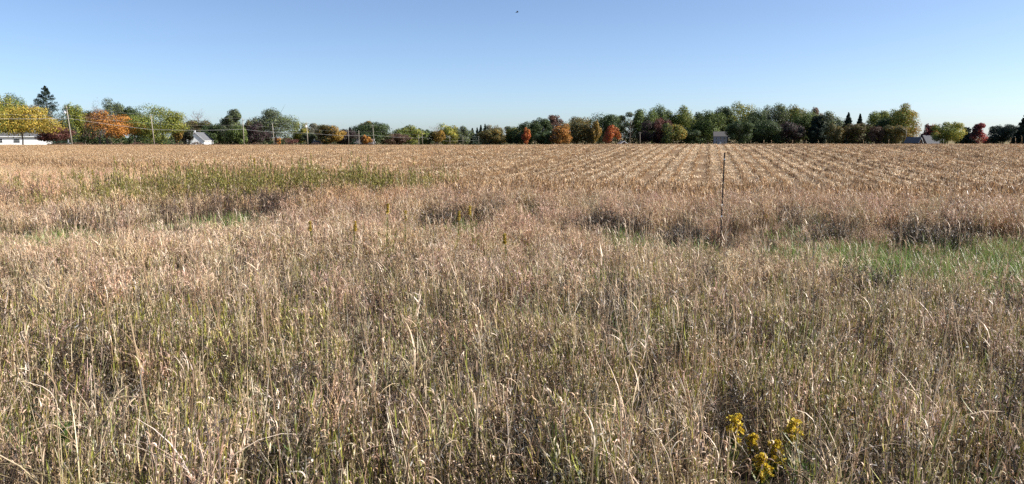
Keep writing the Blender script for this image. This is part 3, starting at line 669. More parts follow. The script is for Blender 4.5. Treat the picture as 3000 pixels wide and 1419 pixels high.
# ------------------------------------------------------------------ scattering of uncountable stuff
proto_cols = {}
def scatter(name, protos, P, pid, rz, tilt, scl, tint, label, cat):
    """one 'stuff' object: points carrying instances of the prototype meshes"""
    col = bpy.data.collections.new(name+'_kinds')
    for i, me in enumerate(protos):
        o = bpy.data.objects.new('%s_kind_%02d' % (name, i), me); col.objects.link(o)
    me = bpy.data.meshes.new(name); n = len(P)
    me.vertices.add(n); me.vertices.foreach_set('co', np.asarray(P, np.float32).ravel())
    def at_(nm, ty, arr, key):
        a = me.attributes.new(nm, ty, 'POINT'); a.data.foreach_set(key, np.ascontiguousarray(arr).ravel())
    at_('pid', 'INT', np.asarray(pid, np.int32), 'value')
    rot = np.zeros((n, 3), np.float32); rz = np.asarray(rz); cz_, sz_ = np.cos(rz), np.sin(rz)
    rot[:, 0] = tilt[:, 0]*cz_+tilt[:, 1]*sz_; rot[:, 1] = tilt[:, 1]*cz_-tilt[:, 0]*sz_; rot[:, 2] = rz     # tilt given in world directions
    at_('rot', 'FLOAT_VECTOR', rot, 'vector')
    at_('scl', 'FLOAT_VECTOR', np.asarray(scl, np.float32), 'vector')
    tc_ = np.ones((n, 4), np.float32); tc_[:, :3] = tint; at_('tint', 'FLOAT_COLOR', tc_, 'color')
    o = link(name, me); tag(o, label, cat, kind='stuff')
    g = bpy.data.node_groups.new(name+'_scatter', 'GeometryNodeTree')
    g.interface.new_socket('Geometry', in_out='INPUT', socket_type='NodeSocketGeometry')
    g.interface.new_socket('Geometry', in_out='OUTPUT', socket_type='NodeSocketGeometry')
    N = g.nodes; i_ = N.new('NodeGroupInput'); o_ = N.new('NodeGroupOutput')
    ip = N.new('GeometryNodeInstanceOnPoints'); ci = N.new('GeometryNodeCollectionInfo')
    ci.inputs['Collection'].default_value = col; ci.inputs['Separate Children'].default_value = True; ci.inputs['Reset Children'].default_value = True
    def na(nm, ty):
        q = N.new('GeometryNodeInputNamedAttribute'); q.data_type = ty; q.inputs['Name'].default_value = nm; return q.outputs['Attribute']
    er = N.new('FunctionNodeEulerToRotation')
    g.links.new(i_.outputs[0], ip.inputs['Points']); g.links.new(ci.outputs[0], ip.inputs['Instance'])
    ip.inputs['Pick Instance'].default_value = True
    g.links.new(na('pid', 'INT'), ip.inputs['Instance Index'])
    g.links.new(na('rot', 'FLOAT_VECTOR'), er.inputs[0]); g.links.new(er.outputs[0], ip.inputs['Rotation'])
    g.links.new(na('scl', 'FLOAT_VECTOR'), ip.inputs['Scale']); g.links.new(ip.outputs[0], o_.inputs[0])
    md = o.modifiers.new('scatter', 'NODES'); md.node_group = g
    return o
def cmix(rng, cols, k=0.2): return jit(rng, cols[rng.integers(len(cols))], k)
TAN = [(0.64, 0.48, 0.315), (0.42, 0.28, 0.18), (0.78, 0.64, 0.49), (0.27, 0.17, 0.105), (0.55, 0.40, 0.24), (0.68, 0.52, 0.365)]
STEM = [(0.52, 0.385, 0.24), (0.40, 0.27, 0.155), (0.60, 0.48, 0.325), (0.25, 0.155, 0.09)]
OLI = [(0.27, 0.255, 0.045), (0.18, 0.185, 0.035), (0.39, 0.34, 0.065), (0.11, 0.125, 0.026)]
GRN = [(0.15, 0.24, 0.045), (0.21, 0.30, 0.065), (0.10, 0.17, 0.03), (0.28, 0.33, 0.11)]
def rv(rng, up=1.0, sp=0.15):
    d = np.array([rng.normal(0, sp), rng.normal(0, sp), up]); return d/np.linalg.norm(d)
def grass_clump(seed, kind):
    rng = np.random.default_rng(seed); mb = MB()
    if kind in ('dry', 'olive'):
        pg = 0.22 if kind == 'dry' else 0.55
        for i in range(12):
            a, r = rng.uniform(0, 6.28), 0.27*math.sqrt(rng.random()); p = np.array([r*math.cos(a), r*math.sin(a), -0.03])
            h = rng.uniform(0.45, 0.8); d = rv(rng, 1, 0.13); c = cmix(rng, STEM)
            mb.blade(p, d, rv(rng, 0.0, 1.0), h*1.12, 0.0078, rng.uniform(-0.2, 0.25), c, 3, prof=lambda t: 1-0.55*t)
            for j in range(rng.integers(8, 12)):
                t = rng.uniform(0.15, 1.0); q = p + d*h*t
                gr = rng.random() < pg*(1.2-0.5*t)
                az = rng.uniform(0, 6.28); el = rng.uniform(0.4, 1.38); ld = np.array([math.cos(az)*math.cos(el), math.sin(az)*math.cos(el), math.sin(el)])
                sd = np.array([-math.sin(az), math.cos(az), rng.normal(0, .4)])
                if gr: mb.blade(q, ld+np.array([0, 0, .5]), sd, rng.uniform(0.11, 0.24), rng.uniform(0.008, 0.014), rng.uniform(0.1, 1.1), cmix(rng, OLI, .3), 3, cmix(rng, OLI+TAN[:1]), rng.normal(0, .5))
                else: mb.blade(q, ld, sd, rng.uniform(0.045, 0.13), rng.uniform(0.008, 0.018), rng.uniform(0.8, 4.0), cmix(rng, TAN, .3), 5, cmix(rng, TAN, .2), rng.normal(0, 1.2))
        for i in range(20):     # basal leaves
            a, r = rng.uniform(0, 6.28), 0.28*math.sqrt(rng.random()); p = np.array([r*math.cos(a), r*math.sin(a), 0])
            c = cmix(rng, OLI if rng.random() < pg+0.2 else STEM, .3)*0.8
            mb.blade(p, rv(rng, 1, 0.35), rv(rng, 0, 1), rng.uniform(0.2, 0.5), rng.uniform(0.006, 0.012), rng.uniform(0.1, 1.6), c, 3)
    elif kind == 'fine':
        for i in range(24):
            a, r = rng.uniform(0, 6.28), 0.30*math.sqrt(rng.random()); p = np.array([r*math.cos(a), r*math.sin(a), -0.03])
            h = rng.uniform(0.45, 0.85); d = rv(rng, 1, 0.18); c = cmix(rng, STEM+TAN[:2])
            e = mb.blade(p, d, rv(rng, 0, 1), h, 0.006, rng.uniform(-0.5, 0.6), c, 4, prof=lambda t: 1-0.5*t)
            for j in range(5):
                q = e*(1-0.05*j)+np.array([0, 0, 0.01*j]); mb.blade(q, rv(rng, 0.9, 0.8), rv(rng, 0, 1), rng.uniform(0.05, 0.12), 0.008, rng.uniform(0, 2), cmix(rng, TAN, .25), 2)
            for j in range(3):
                t = rng.uniform(0.2, 0.9); q = p+d*h*t; az = rng.uniform(0, 6.28)
                mb.blade(q, np.array([math.cos(az)*.6, math.sin(az)*.6, .8]), np.array([-math.sin(az), math.cos(az), 0]), rng.uniform(0.07, 0.18), rng.uniform(0.007, 0.013), rng.uniform(.8, 3), cmix(rng, TAN if rng.random() < .82 else OLI, .3), 4)
    elif kind == 'arch':
        for i in range(34):
            a, r = rng.uniform(0, 6.28), 0.10*math.sqrt(rng.random()); p = np.array([r*math.cos(a), r*math.sin(a), 0])
            az = rng.uniform(0, 6.28); el = rng.uniform(.75, 1.35); c = cmix(rng, TAN if rng.random() < .72 else OLI, .25)
            mb.blade(p, np.array([math.cos(az)*math.cos(el), math.sin(az)*math.cos(el), math.sin(el)]), np.array([-math.sin(az), math.cos(az), rng.normal(0, .2)]), rng.uniform(.45, .85), rng.uniform(.006, .011), rng.uniform(1.1, 2.3), c, 7, cmix(rng, TAN, .2), rng.normal(0, .5))
    elif kind == 'green':
        for i in range(46):
            a, r = rng.uniform(0, 6.28), 0.26*math.sqrt(rng.random()); p = np.array([r*math.cos(a), r*math.sin(a), 0])
            mb.blade(p, rv(rng, 1, 0.3), rv(rng, 0, 1), rng.uniform(0.2, 0.5), rng.uniform(0.006, 0.012), rng.uniform(0.2, 1.5), cmix(rng, GRN if rng.random() < .78 else TAN, .3), 4)
    elif kind == 'dead':
        D = [(0.05, 0.034, 0.022), (0.10, 0.068, 0.042), (0.03, 0.021, 0.015), (0.20, 0.145, 0.09)]  # dead grass, toned near black so the shade of the hollows is in its colour
        for i in range(30):
            a, r = rng.uniform(0, 6.28), 0.28*math.sqrt(rng.random()); p = np.array([r*math.cos(a), r*math.sin(a), 0])
            e = mb.blade(p, rv(rng, 1, 0.3), rv(rng, 0, 1), rng.uniform(0.35, 0.8), 0.008, rng.uniform(-.5, 1.2), cmix(rng, D, .3), 4)
            for j in range(4): mb.blade(e*rng.uniform(.5, 1), rv(rng, .5, 1), rv(rng, 0, 1), rng.uniform(.05, .14), .012, rng.uniform(0, 3), cmix(rng, D, .3), 3)
    elif kind == 'stalk':
        h = rng.uniform(1.15, 1.5); d = rv(rng, 1, 0.06); c = cmix(rng, [(0.58, 0.46, 0.30), (0.50, 0.37, 0.22), (0.44, 0.29, 0.17)])
        p = np.array([0, 0, -0.03.__float__()])
        mb.tube([p, p+d*h*.5, p+d*h+np.array([rng.normal(0, .05), rng.normal(0, .05), 0])], [0.0034, 0.0028, 0.0016], c, 4)
        for j in range(14):
            q = p+d*h*rng.uniform(.8, 1.0); mb.blade(q, rv(rng, 1.2, 0.5), rv(rng, 0, 1), rng.uniform(.04, .10), .005, rng.uniform(0, 1), cmix(rng, TAN, .2), 2)
        for j in range(3):
            q = p+d*h*rng.uniform(.25, .7); az = rng.uniform(0, 6.28); mb.blade(q, np.array([math.cos(az)*.5, math.sin(az)*.5, .8]), np.array([-math.sin(az), math.cos(az), 0]), rng.uniform(.15, .3), .009, rng.uniform(1.5, 3.5), cmix(rng, TAN, .2), 6)
    elif kind in ('weed', 'weedbrown'):
        Gc = [(0.25, 0.245, 0.05), (0.34, 0.31, 0.065), (0.16, 0.17, 0.038), (0.40, 0.34, 0.085)] if kind == 'weed' else [(0.13, 0.085, 0.06), (0.19, 0.13, 0.09), (0.09, 0.055, 0.045)]
        for i in range(6):
            a, r = rng.uniform(0, 6.28), 0.25*math.sqrt(rng.random()); p = np.array([r*math.cos(a), r*math.sin(a), -.03])
            h = rng.uniform(0.75, 1.25); d = rv(rng, 1, .1); mb.tube([p, p+d*h], [.006, .003], (0.12, 0.08, 0.05), 4)
            for j in range(34):
                t = rng.uniform(.12, 1.0); az = j*2.4; q = p+d*h*t; el = rng.uniform(.1, .9)
                cc = cmix(rng, Gc if (t > .35 or kind != 'weed') else [(0.12, 0.08, 0.05), (0.10, 0.11, 0.03)], .25)
                mb.blade(q, np.array([math.cos(az)*math.cos(el), math.sin(az)*math.cos(el), math.sin(el)]), np.array([-math.sin(az), math.cos(az), 0]), rng.uniform(.07, .13)*(1.2-.4*t), rng.uniform(.014, .022), rng.uniform(.2, 1.4), cc, 3)
            for j in range(7):
                az = rng.uniform(0, 6.28); q = p+d*h*.97; mb.blade(q, np.array([math.cos(az)*.7, math.sin(az)*.7, .8]), np.array([-math.sin(az), math.cos(az), 0]), rng.uniform(.08, .16), .012, 1.2, cmix(rng, [(.28, .22, .05), (.22, .18, .08)] if kind == 'weed' else Gc), 3)
    return mb.mesh('grass_'+kind, M_grass)
def vnoise(x, y, s, seed):
    r = np.random.default_rng(seed); v = 0
    for i in range(9):
        a = r.uniform(0, 6.28); k = s*r.uniform(.6, 1.7); v = v+np.sin(x*math.cos(a)*k+y*math.sin(a)*k+r.uniform(0, 6.28))
    return v/3.0
# ---- ellipses of special vegetation, given where the photograph shows them on the ground
def zone(px, py, rx, ry, off=0.3):
    p = ground_hit(px, py, off); return (p.x, p.y, rx, ry)
GREEN = [zone(2380, 725, 1.3, 2.0), zone(2490, 735, 1.5, 2.2), zone(2640, 745, 1.4, 2.0), zone(2790, 775, 1.4, 2.2), zone(2860, 800, 1.1, 1.8), zone(2960, 750, 1.2, 2.0), zone(3060, 760, 1.2, 2.0),
         zone(1905, 722, .7, 1.2), zone(1985, 715, .6, 1.1), zone(1755, 800, .35, 1.0), zone(1790, 690, .5, .9), zone(2060, 735, .4, .9), zone(170, 700, 1.2, 1.4), zone(40, 700, 1.3, 1.4), zone(560, 660, 1.1, 1.2), zone(660, 640, .7, 1.0), zone(830, 685, .6, 1.2), zone(1290, 665, .8, 1.2)]
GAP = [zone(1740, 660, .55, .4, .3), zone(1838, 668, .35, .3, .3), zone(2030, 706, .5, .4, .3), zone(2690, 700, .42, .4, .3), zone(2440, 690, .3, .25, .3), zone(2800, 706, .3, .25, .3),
       zone(1295, 645, .5, .25, .3), zone(1425, 614, .5, .25, .3), zone(800, 598, .5, .3, .3), zone(720, 590, .4, .25, .3), zone(2535, 835, .3, .3, .3), zone(235, 655, .3, .2, .3), zone(825, 668, .25, .25, .3)]  # dark hollows: their shade is coloured in with blackened dead grass
def inz(zs, x, y, grow=1.0):
    v = np.zeros(len(x))
    for (cx, cy, rx, ry) in zs: v = np.maximum(v, 1.0-((x-cx)/(rx*grow))**2-((y-cy)/(ry*grow))**2)
    return v
PK = {}
for k, nm in (('arch', 4), ('dry', 7), ('olive', 5), ('fine', 6), ('green', 4), ('dead', 3), ('weed', 4), ('weedbrown', 3), ('stalk', 6)):
    PK[k] = [grass_clump(100*len(k)+i*17+ord(k[0]), k) for i in range(nm)]
rng = np.random.default_rng(5)
def fan(dens, y0, y1, slope=0.74, mar=2.5):
    n = int(dens*(slope*(y1**2-y0**2)+2*mar*(y1-y0)))
    yy = np.sqrt(rng.uniform(y0**2, y1**2, n)); xx = rng.uniform(-1, 1, n)*(slope*yy+mar); return xx, yy
# ---- meadow
xs, ys = [], []
for dens, a, b in ((34, 2.7, 8), (24, 8, 16), (13, 16, 30), (9, 30, 68)):
    q = fan(dens, a, b); xs.append(q[0]); ys.append(q[1])
x = np.concatenate(xs); y = np.concatenate(ys)
fe_ = field_edge(x)
keep = y < fe_ + rng.normal(0.3, 0.7, len(x))
gap = inz(GAP, x, y); x, y, fe_, gap = x[keep], y[keep], fe_[keep], gap[keep]; ingap = gap > rng.normal(0.02, .08, len(x))
n_ = len(x)
n1 = vnoise(x, y, 0.9, 1); n2 = vnoise(x, y, 2.6, 2); n3 = vnoise(x, y, 0.35, 3)
wob = rng.normal(0, .35, n_)
green = inz(GREEN, x, y, 1.15) + rng.normal(0, .25, n_) + .35*vnoise(x, y, 2.2, 12) > 0.25
rel = y/np.maximum(fe_, 1)
kind = np.full(n_, 0)                                                    # 0 dry 1 olive 2 fine 3 green 4 dead
po = 0.40 + 0.16*n1 + 0.10*n2 + 0.16*sstep(-1, -4, x)*(y < 7) + 0.14*sstep(1, 4, x)*(y < 9) - 0.10*sstep(8, 15, y)
kind[rng.random(n_) < np.clip(po, 0.05, .8)] = 1
pf = sstep(6.5, 16, y + 1.6*wob)
kind[rng.random(n_) < pf*0.72] = 2
kind[(rel > 0.62) & (rng.random(n_) < .93)] = 2
kind[green & (rng.random(n_) < .5)] = 3
nearg = inz(GAP, x, y, 1.9) > 0.1
kind[nearg & (rng.random(n_) < .16) & (kind != 3)] = 4
kind[(rel > .45) & (n2 > 1.1) & (rng.random(n_) < .25)] = 4
kind[(rel <= .45) & (rng.random(n_) < .02)] = 4
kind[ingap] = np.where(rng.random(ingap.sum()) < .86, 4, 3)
kind[(y < 11) & ~ingap & (rng.random(n_) < .035 + .22*sstep(.25, .6, 1-((x+3.0)/1.3)**2-((y-4.4)/1.0)**2))] = 5
names_ = ['dry', 'olive', 'fine', 'green', 'dead', 'arch']; off = np.cumsum([0]+[len(PK[k]) for k in names_])
pid = np.array([off[k] + rng.integers(0, off[k+1]-off[k]) for k in kind])
protos = [m_ for k in names_ for m_ in PK[k]]
sc_ = rng.uniform(.74, 1.12, n_)*(1+.10*n1)*np.where(kind < 2, .68, .92)
sc_ *= np.where(kind == 3, 0.9, 1.0)
lowg = inz(GREEN, x, y, 1.3) > 0.0
sc_ *= np.where(lowg & (kind != 3), 0.52, 1.0)
sc_ *= np.where((y < 3.6), 0.8, 1.0)
sc_ *= 1 - .3*sstep(.78, 1.0, y/fe_)
sc_ *= np.where(ingap, 0.72, 1.0)
gf = (y < 4.75) & (x > .28*y) & (x < .42*y); sc_ *= np.where(gf, np.where(y < 4.25, .36, .62), 1.0)
S = np.stack([sc_*1.05, sc_*1.05, sc_*rng.uniform(.85, 1.12, n_)], 1)
tint = np.ones((n_, 3))*rng.uniform(.82, 1.18, (n_, 1))
tint *= 1+rng.normal(0, .05, (n_, 3))
brown = (kind == 2) & (rel > .6) & (x > -6)
tint[brown] *= np.array([.92, .85, .79])
pal_ = (kind == 2) & (x < -3) & (y > 20)
tint[pal_] *= np.array([1.12, 1.02, .88])
midp = (kind == 2) & (rel <= .62); tint[midp] *= np.array([1.02, .99, .95])
z = height(x, y)
scatter('meadow_grass', protos, np.stack([x, y, z], 1), pid, rng.uniform(0, 6.28, n_), rng.normal(0, .07, (n_, 2))+.08*np.stack([vnoise(x, y, 1.3, 31), vnoise(x, y, 1.3, 32)], 1), S, np.clip(tint, .2, 1.8), 'dry tan and olive meadow grass filling the foreground', 'grass')
gz = []
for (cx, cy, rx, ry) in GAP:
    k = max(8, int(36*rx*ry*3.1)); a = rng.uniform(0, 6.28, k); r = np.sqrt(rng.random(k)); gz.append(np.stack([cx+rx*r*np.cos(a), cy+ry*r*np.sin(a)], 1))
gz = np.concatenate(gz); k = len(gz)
scatter('shade_dead_tussocks', PK['dead'], np.column_stack([gz, height(gz[:, 0], gz[:, 1])]), rng.integers(0, 3, k), rng.uniform(0, 6.28, k), rng.normal(0, .1, (k, 2)), np.repeat(rng.uniform(.64, 1.0, (k, 1)), 3, 1), np.ones((k, 3))*rng.uniform(.4, .9, (k, 1)), 'dead tussocks coloured blackish as shade in the hollows along the ditch', 'grass')  # tint darkens these tussocks further, in place of deep shade
# ---- short green grass under the gaps, tall seed stalks
gz = []
for (cx, cy, rx, ry) in GREEN:
    k = int(9*rx*ry*3.1); a = rng.uniform(0, 6.28, k); r = np.sqrt(rng.random(k)); gz.append(np.stack([cx+rx*r*np.cos(a), cy+ry*r*np.sin(a)], 1))
gz = np.concatenate(gz); gz = gz[vnoise(gz[:, 0], gz[:, 1], 2.2, 12)+rng.normal(0, .5, len(gz)) > -.25]; k = len(gz)
scatter('green_grass', PK['green'], np.column_stack([gz, height(gz[:, 0], gz[:, 1])]), rng.integers(0, 4, k), rng.uniform(0, 6.28, k), rng.normal(0, .08, (k, 2)), np.repeat(rng.uniform(.7, 1.15, (k, 1)), 3, 1), np.ones((k, 3))*rng.uniform(.85, 1.25, (k, 1)), 'fresh green grass patches along the damp ditch', 'grass')
xs, ys = [], []
for dens, a, b in ((10.0, 3.3, 9), (4.5, 9, 20)):
    q = fan(dens, a, b); xs.append(q[0]); ys.append(q[1])
x = np.concatenate(xs); y = np.concatenate(ys); kp = (y < field_edge(x)) & (rng.random(len(x)) < .42+.55*vnoise(x, y, 1.5, 8)); kp &= ~((y < 4.8) & (x > .28*y) & (x < .42*y)); x, y = x[kp], y[kp]; k = len(x)
tl = rng.normal(0, .07, (k, 2)); bt = rng.random(k) < .10; tl[bt] = rng.normal(0, .35, (bt.sum(), 2))
scatter('seed_stalks', PK['stalk'], np.column_stack([x, y, height(x, y)]), rng.integers(0, 6, k), rng.uniform(0, 6.28, k), tl, np.repeat(rng.uniform(.75, 1.1, (k, 1)), 3, 1), np.ones((k, 3))*rng.uniform(.85, 1.2, (k, 1)), 'tall thin pale seed stalks standing above the meadow grass', 'grass')
# ---- weed thickets at the field corner on the left
WZ = [(480, 590, 2.6, 1.3, 26, 0), (330, 605, 2.2, 1.0, 16, 0), (610, 565, 2.6, 1.6, 30, 0), (560, 580, 2.2, 1.3, 20, 0), (680, 560, 1.2, 1.0, 6, 0), (420, 600, 1.8, .9, 12, 0), (990, 560, 1.5, 1.0, 16, 0), (1060, 560, 1.7, 1.0, 16, 0), (1150, 555, 1.4, .8, 9, 0), (1250, 540, .7, .5, 5, 0), (920, 545, 1.2, .8, 6, 0),
      (110, 575, 4.0, 1.6, 26, 1), (260, 585, 3.0, 1.2, 20, 1), (520, 625, 3.2, .9, 24, 1), (700, 600, 2.4, 1.0, 16, 1), (60, 560, 2.5, 1.5, 8, 0), (230, 545, .8, .8, 4, 0), (840, 590, 2.0, .8, 12, 1), (1020, 600, 1.6, .6, 9, 1), (1320, 590, 1.5, .7, 5, 1)]
P = []; pid = []
ws = []
WZ += [(480, 1120, .5, .5, 2, 2), (640, 1150, .5, .5, 2, 2), (560, 1060, .5, .5, 2, 2), (950, 1080, .4, .4, 2, 2), (820, 1020, .5, .5, 2, 2), (760, 1160, .5, .5, 3, 2), (1110, 760, .6, .6, 3, 2), (1040, 790, .6, .6, 3, 2), (900, 790, .8, .6, 3, 2), (1370, 770, .8, .6, 3, 2), (1460, 800, .6, .6, 2, 2), (200, 1000, .7, .7, 2, 2), (1950, 1000, .5, .5, 1, 2), (2130, 1150, .4, .4, 1, 2)]
for (px, py, rx, ry, k, br) in WZ:
    c = ground_hit(px, py + (26 if br < 2 else 0), 0.0); ry *= .8; k = int(k*2.7) if br < 2 else k
    a = rng.uniform(0, 6.28, k); r = rng.random(k)**.75*1.35; xx = c.x+rx*r*np.cos(a); yy = c.y+ry*r*np.sin(a)
    P.append(np.column_stack([xx, yy, height(xx, yy)])); pid.append(4+rng.integers(0, 3, k) if br == 1 else rng.integers(0, 4, k)); ws.append(np.full(k, .6 if br == 2 else (1.0 if px in (610, 560, 1060, 990) else .74))*rng.uniform(.75, 1.15, k))
P = np.concatenate(P); pid = np.concatenate(pid); k = len(P)
s = rng.uniform(.75, 1.1, (k, 1)); s[pid > 3] *= .78; s *= np.concatenate(ws)[:, None]
scatter('weed_thicket', PK['weed']+PK['weedbrown'], P, pid, rng.uniform(0, 6.28, k), rng.normal(0, .06, (k, 2)), np.repeat(s, 3, 1), np.ones((k, 3))*rng.uniform(.85, 1.2, (k, 1)), 'green and purple brown weeds in thickets at the left field edge', 'weeds')

# ---- harvested maize: stubble rows and litter
ROW_AZ = math.radians(14.6); rd = np.array([math.sin(ROW_AZ), math.cos(ROW_AZ)]); rp = np.array([rd[1], -rd[0]])
CORN = [(0.42, 0.265, 0.13), (0.54, 0.365, 0.19), (0.25, 0.145, 0.07), (0.45, 0.28, 0.135), (0.72, 0.57, 0.37)]
HUSK = [(0.70, 0.54, 0.34), (0.60, 0.43, 0.245), (0.80, 0.66, 0.46), (0.46, 0.30, 0.16)]
def stubble_seg(seed, L=2.0, messy=0.0):
    rng = np.random.default_rng(seed); mb = MB(); yv = -L/2
    while yv < L/2:
        h = rng.uniform(.08, .21)*(1+1.1*messy); d = rv(rng, 1, .16+.25*messy); p = np.array([rng.normal(0, .03+.25*messy), yv, -.02]); c = cmix(rng, CORN[:4], .2)
        mb.tube([p, p+d*h], [.015, .012], c, 5)
        for j in range(2):
            az = rng.uniform(0, 6.28); q = p+d*h*rng.uniform(.1, .8); mb.blade(q, np.array([math.cos(az)*.7, math.sin(az)*.7, .5]), np.array([-math.sin(az), math.cos(az), rng.normal(0, .3)]), rng.uniform(.08, .2)*(1+messy), rng.uniform(.018, .035), rng.uniform(1, 3.2), cmix(rng, CORN[:4] if rng.random() < .8 else CORN, .25), 4, None, rng.normal(0, .8))
        yv += rng.uniform(.05, .095)
    return mb.mesh('stubble', M_grass)
def litter(seed, n=62):
    """husks and leaves lying in one lane between two rows"""
    rng = np.random.default_rng(seed); mb = MB()
    for i in range(n):
        p = np.array([np.clip(rng.normal(0, .17), -.36, .36), rng.uniform(-1, 1), rng.uniform(.0, .04)]); az = rng.uniform(0, 6.28)
        mb.blade(p, np.array([math.cos(az), math.sin(az), rng.uniform(-.05, .22)]), np.array([-math.sin(az), math.cos(az), rng.normal(0, .4)]), rng.uniform(.08, .28), rng.uniform(.016, .042), rng.uniform(.1, 1.2), cmix(rng, HUSK, .25), 3, None, rng.normal(0, .8))
    for i in range(4):
        p = np.array([rng.uniform(-.3, .3), rng.uniform(-1, 1), .03]); az = rng.uniform(0, 6.28); d = np.array([math.cos(az), math.sin(az), rng.uniform(0, .15)]); mb.tube([p, p+d*rng.uniform(.15, .4)], [.012, .010], cmix(rng, HUSK), 5)
    return mb.mesh('litter', M_grass)
ST = [stubble_seg(900+i) for i in range(8)]; SM = [stubble_seg(950+i, 1.6, 1.0) for i in range(5)]; LT = [litter(970+i) for i in range(6)]
ss, tt = np.meshgrid(np.arange(-40, 260, 1.95), np.arange(-260, 180)*0.762)
ss = ss.ravel()+rng.uniform(-.3, .3, ss.size); tt = tt.ravel()+rng.normal(0, .035, tt.size)
x = rd[0]*ss+rp[0]*tt; y = rd[1]*ss+rp[1]*tt
def infield(x, y, m=0.0):
    return (y > field_edge(x)+m) & (np.abs(x) < .76*y+8) & (y < np.where(x > 12, 128, 187)) & (y > 10)
kp = infield(x, y, 4.5); x, y = x[kp], y[kp]; k = len(x)
rowk = np.round((x*rp[0]+y*rp[1])/0.762).astype(int); rt = np.random.default_rng(8).uniform(.72, 1.2, 600)[rowk % 600]
tint = (rng.uniform(.85, 1.15, k)*rt)[:, None]*np.ones((1, 3))
scatter('corn_stubble', ST, np.column_stack([x, y, height(x, y)]), rng.integers(0, 8, k), -ROW_AZ+rng.normal(0, .015, k)+math.pi*rng.integers(0, 2, k), rng.normal(0, .02, (k, 2)), np.column_stack([np.ones(k), np.ones(k), rng.uniform(.75, 1.25, k)]), tint, 'rows of cut golden corn stubble across the field', 'corn stubble')
# messy headland along the near edge of the field
hx = rng.uniform(-60, 45, 3000); hy = field_edge(hx)+rng.uniform(-.8, 5.0, len(hx)); kp = (np.abs(hx) < .76*hy+6); hx, hy = hx[kp], hy[kp]; k = len(hx)
scatter('headland_stubble', SM, np.column_stack([hx, hy, height(hx, hy)]), rng.integers(0, 5, k), rng.uniform(0, 6.28, k), rng.normal(0, .05, (k, 2)), np.repeat(rng.uniform(.8, 1.25, (k, 1)), 3, 1), np.ones((k, 3))*rng.uniform(.75, 1.15, (k, 1)), 'trampled corn stalks along the near edge of the field', 'corn stubble')
lane = np.arange(-260, 180); dens_l = np.where(np.random.default_rng(21).random(lane.size) < .40, .58, 1.0)
ss, li = np.meshgrid(np.arange(-40, 260, 1.9), np.arange(lane.size)); ss = ss.ravel()+rng.uniform(-.3, .3, ss.size); li = li.ravel()
tt = (lane[li]+.5)*0.762+rng.normal(0, .04, li.size)
lx = rd[0]*ss+rp[0]*tt; ly = rd[1]*ss+rp[1]*tt
kp = infield(lx, ly, -.5) & (rng.random(lx.size) < dens_l[li]*np.where(ly > 90, .7, 1.0)) ; lx, ly = lx[kp], ly[kp]; k = len(lx)
scatter('corn_litter', LT, np.column_stack([lx, ly, height(lx, ly)+.01]), rng.integers(0, 6, k), -ROW_AZ+math.pi*rng.integers(0, 2, k)+rng.normal(0, .05, k), rng.normal(0, .01, (k, 2)), np.column_stack([rng.uniform(.8, 1.15, k), np.ones(k), rng.uniform(.8, 1.2, k)]), np.ones((k, 3))*rng.uniform(.8, 1.2, (k, 1)), 'pale corn husks and leaves lying between the rows', 'corn litter')

# ------------------------------------------------------------------ single plants
def goldenrod(px, py, Yd, label, seed, bloom=True, plume=0.2, leafmul=1.0, name='goldenrod', group=None, wide=1.0, faded=False, olive=False):
    rng = np.random.default_rng(seed)
    p = at(px, py, Yd); zb = hz(p.x, Yd); H = p.z - zb
    t = empty(name, (p.x, Yd, zb)); tag(t, label, 'plant', group)
    lean = Vector((rng.normal(0, .06), rng.normal(0, .06), 0))*H
    st = [Vector((0, 0, -.03))-lean, Vector((0, 0, H*.5))-lean*.4, Vector((0, 0, H*.93))]
    mb = MB(); mb.tube(st, [.0055, .0045, .003], (0.17, 0.16, 0.05), 6); mb.obj('stem', M_plant, t)
    mb = MB(); nl = int(46*leafmul*max(1, H))
    for j in range(nl):
        tt_ = rng.uniform(.08, .93); q = st[0].lerp(st[1], tt_*2) if tt_ < .5 else st[1].lerp(st[2], tt_*2-1)
        az = j*2.4+rng.normal(0, .3); el = rng.uniform(.1, .95)
        mb.blade(q, np.array([math.cos(az)*math.cos(el), math.sin(az)*math.cos(el), math.sin(el)]), np.array([-math.sin(az), math.cos(az), 0]), rng.uniform(.07, .12)*wide*(1.25-.5*tt_), rng.uniform(.013, .02)*wide, rng.uniform(.2, 1.2), cmix(rng, [(.20, .21, .05), (.27, .25, .07), (.14, .15, .04), (.36, .29, .12)] if olive else [(.10, .17, .035), (.14, .21, .045), (.075, .12, .03), (.20, .23, .06)], .25), 4)
    mb.obj('leaves', M_plant, t)
    if bloom:
        mb = MB(); Y_ = [(.72, .55, .05), (.78, .62, .07), (.58, .41, .04), (.46, .31, .06)] if not faded else [(.50, .36, .06), (.36, .28, .07), (.58, .42, .06)]
        for b in range(11):
            az = b*2.4+rng.normal(0, .4); q = st[1].lerp(st[2], 1-.05*b*plume/.2*.6); L = plume*rng.uniform(.4, 1.0)*(.45+.05*b)
            for i in range(16):
                s_ = i/15; c = q+Vector((math.cos(az)*L*s_, math.sin(az)*L*s_, plume*.35*math.sin(s_*2.6)-.02*s_+(.07-.012*b)))
                for m_ in range(4):
                    c2 = c+Vector((rng.normal(0, .008), rng.normal(0, .008), rng.uniform(0, .014)))
                    mb.blade(c2, rv(rng, .7, .8), rv(rng, 0, 1), rng.uniform(.010, .016), rng.uniform(.009, .013), 0, cmix(rng, Y_, .2), 1, prof=lambda t: 1.0)
        mb.obj('flower_plume', M_plant, t)
    return t
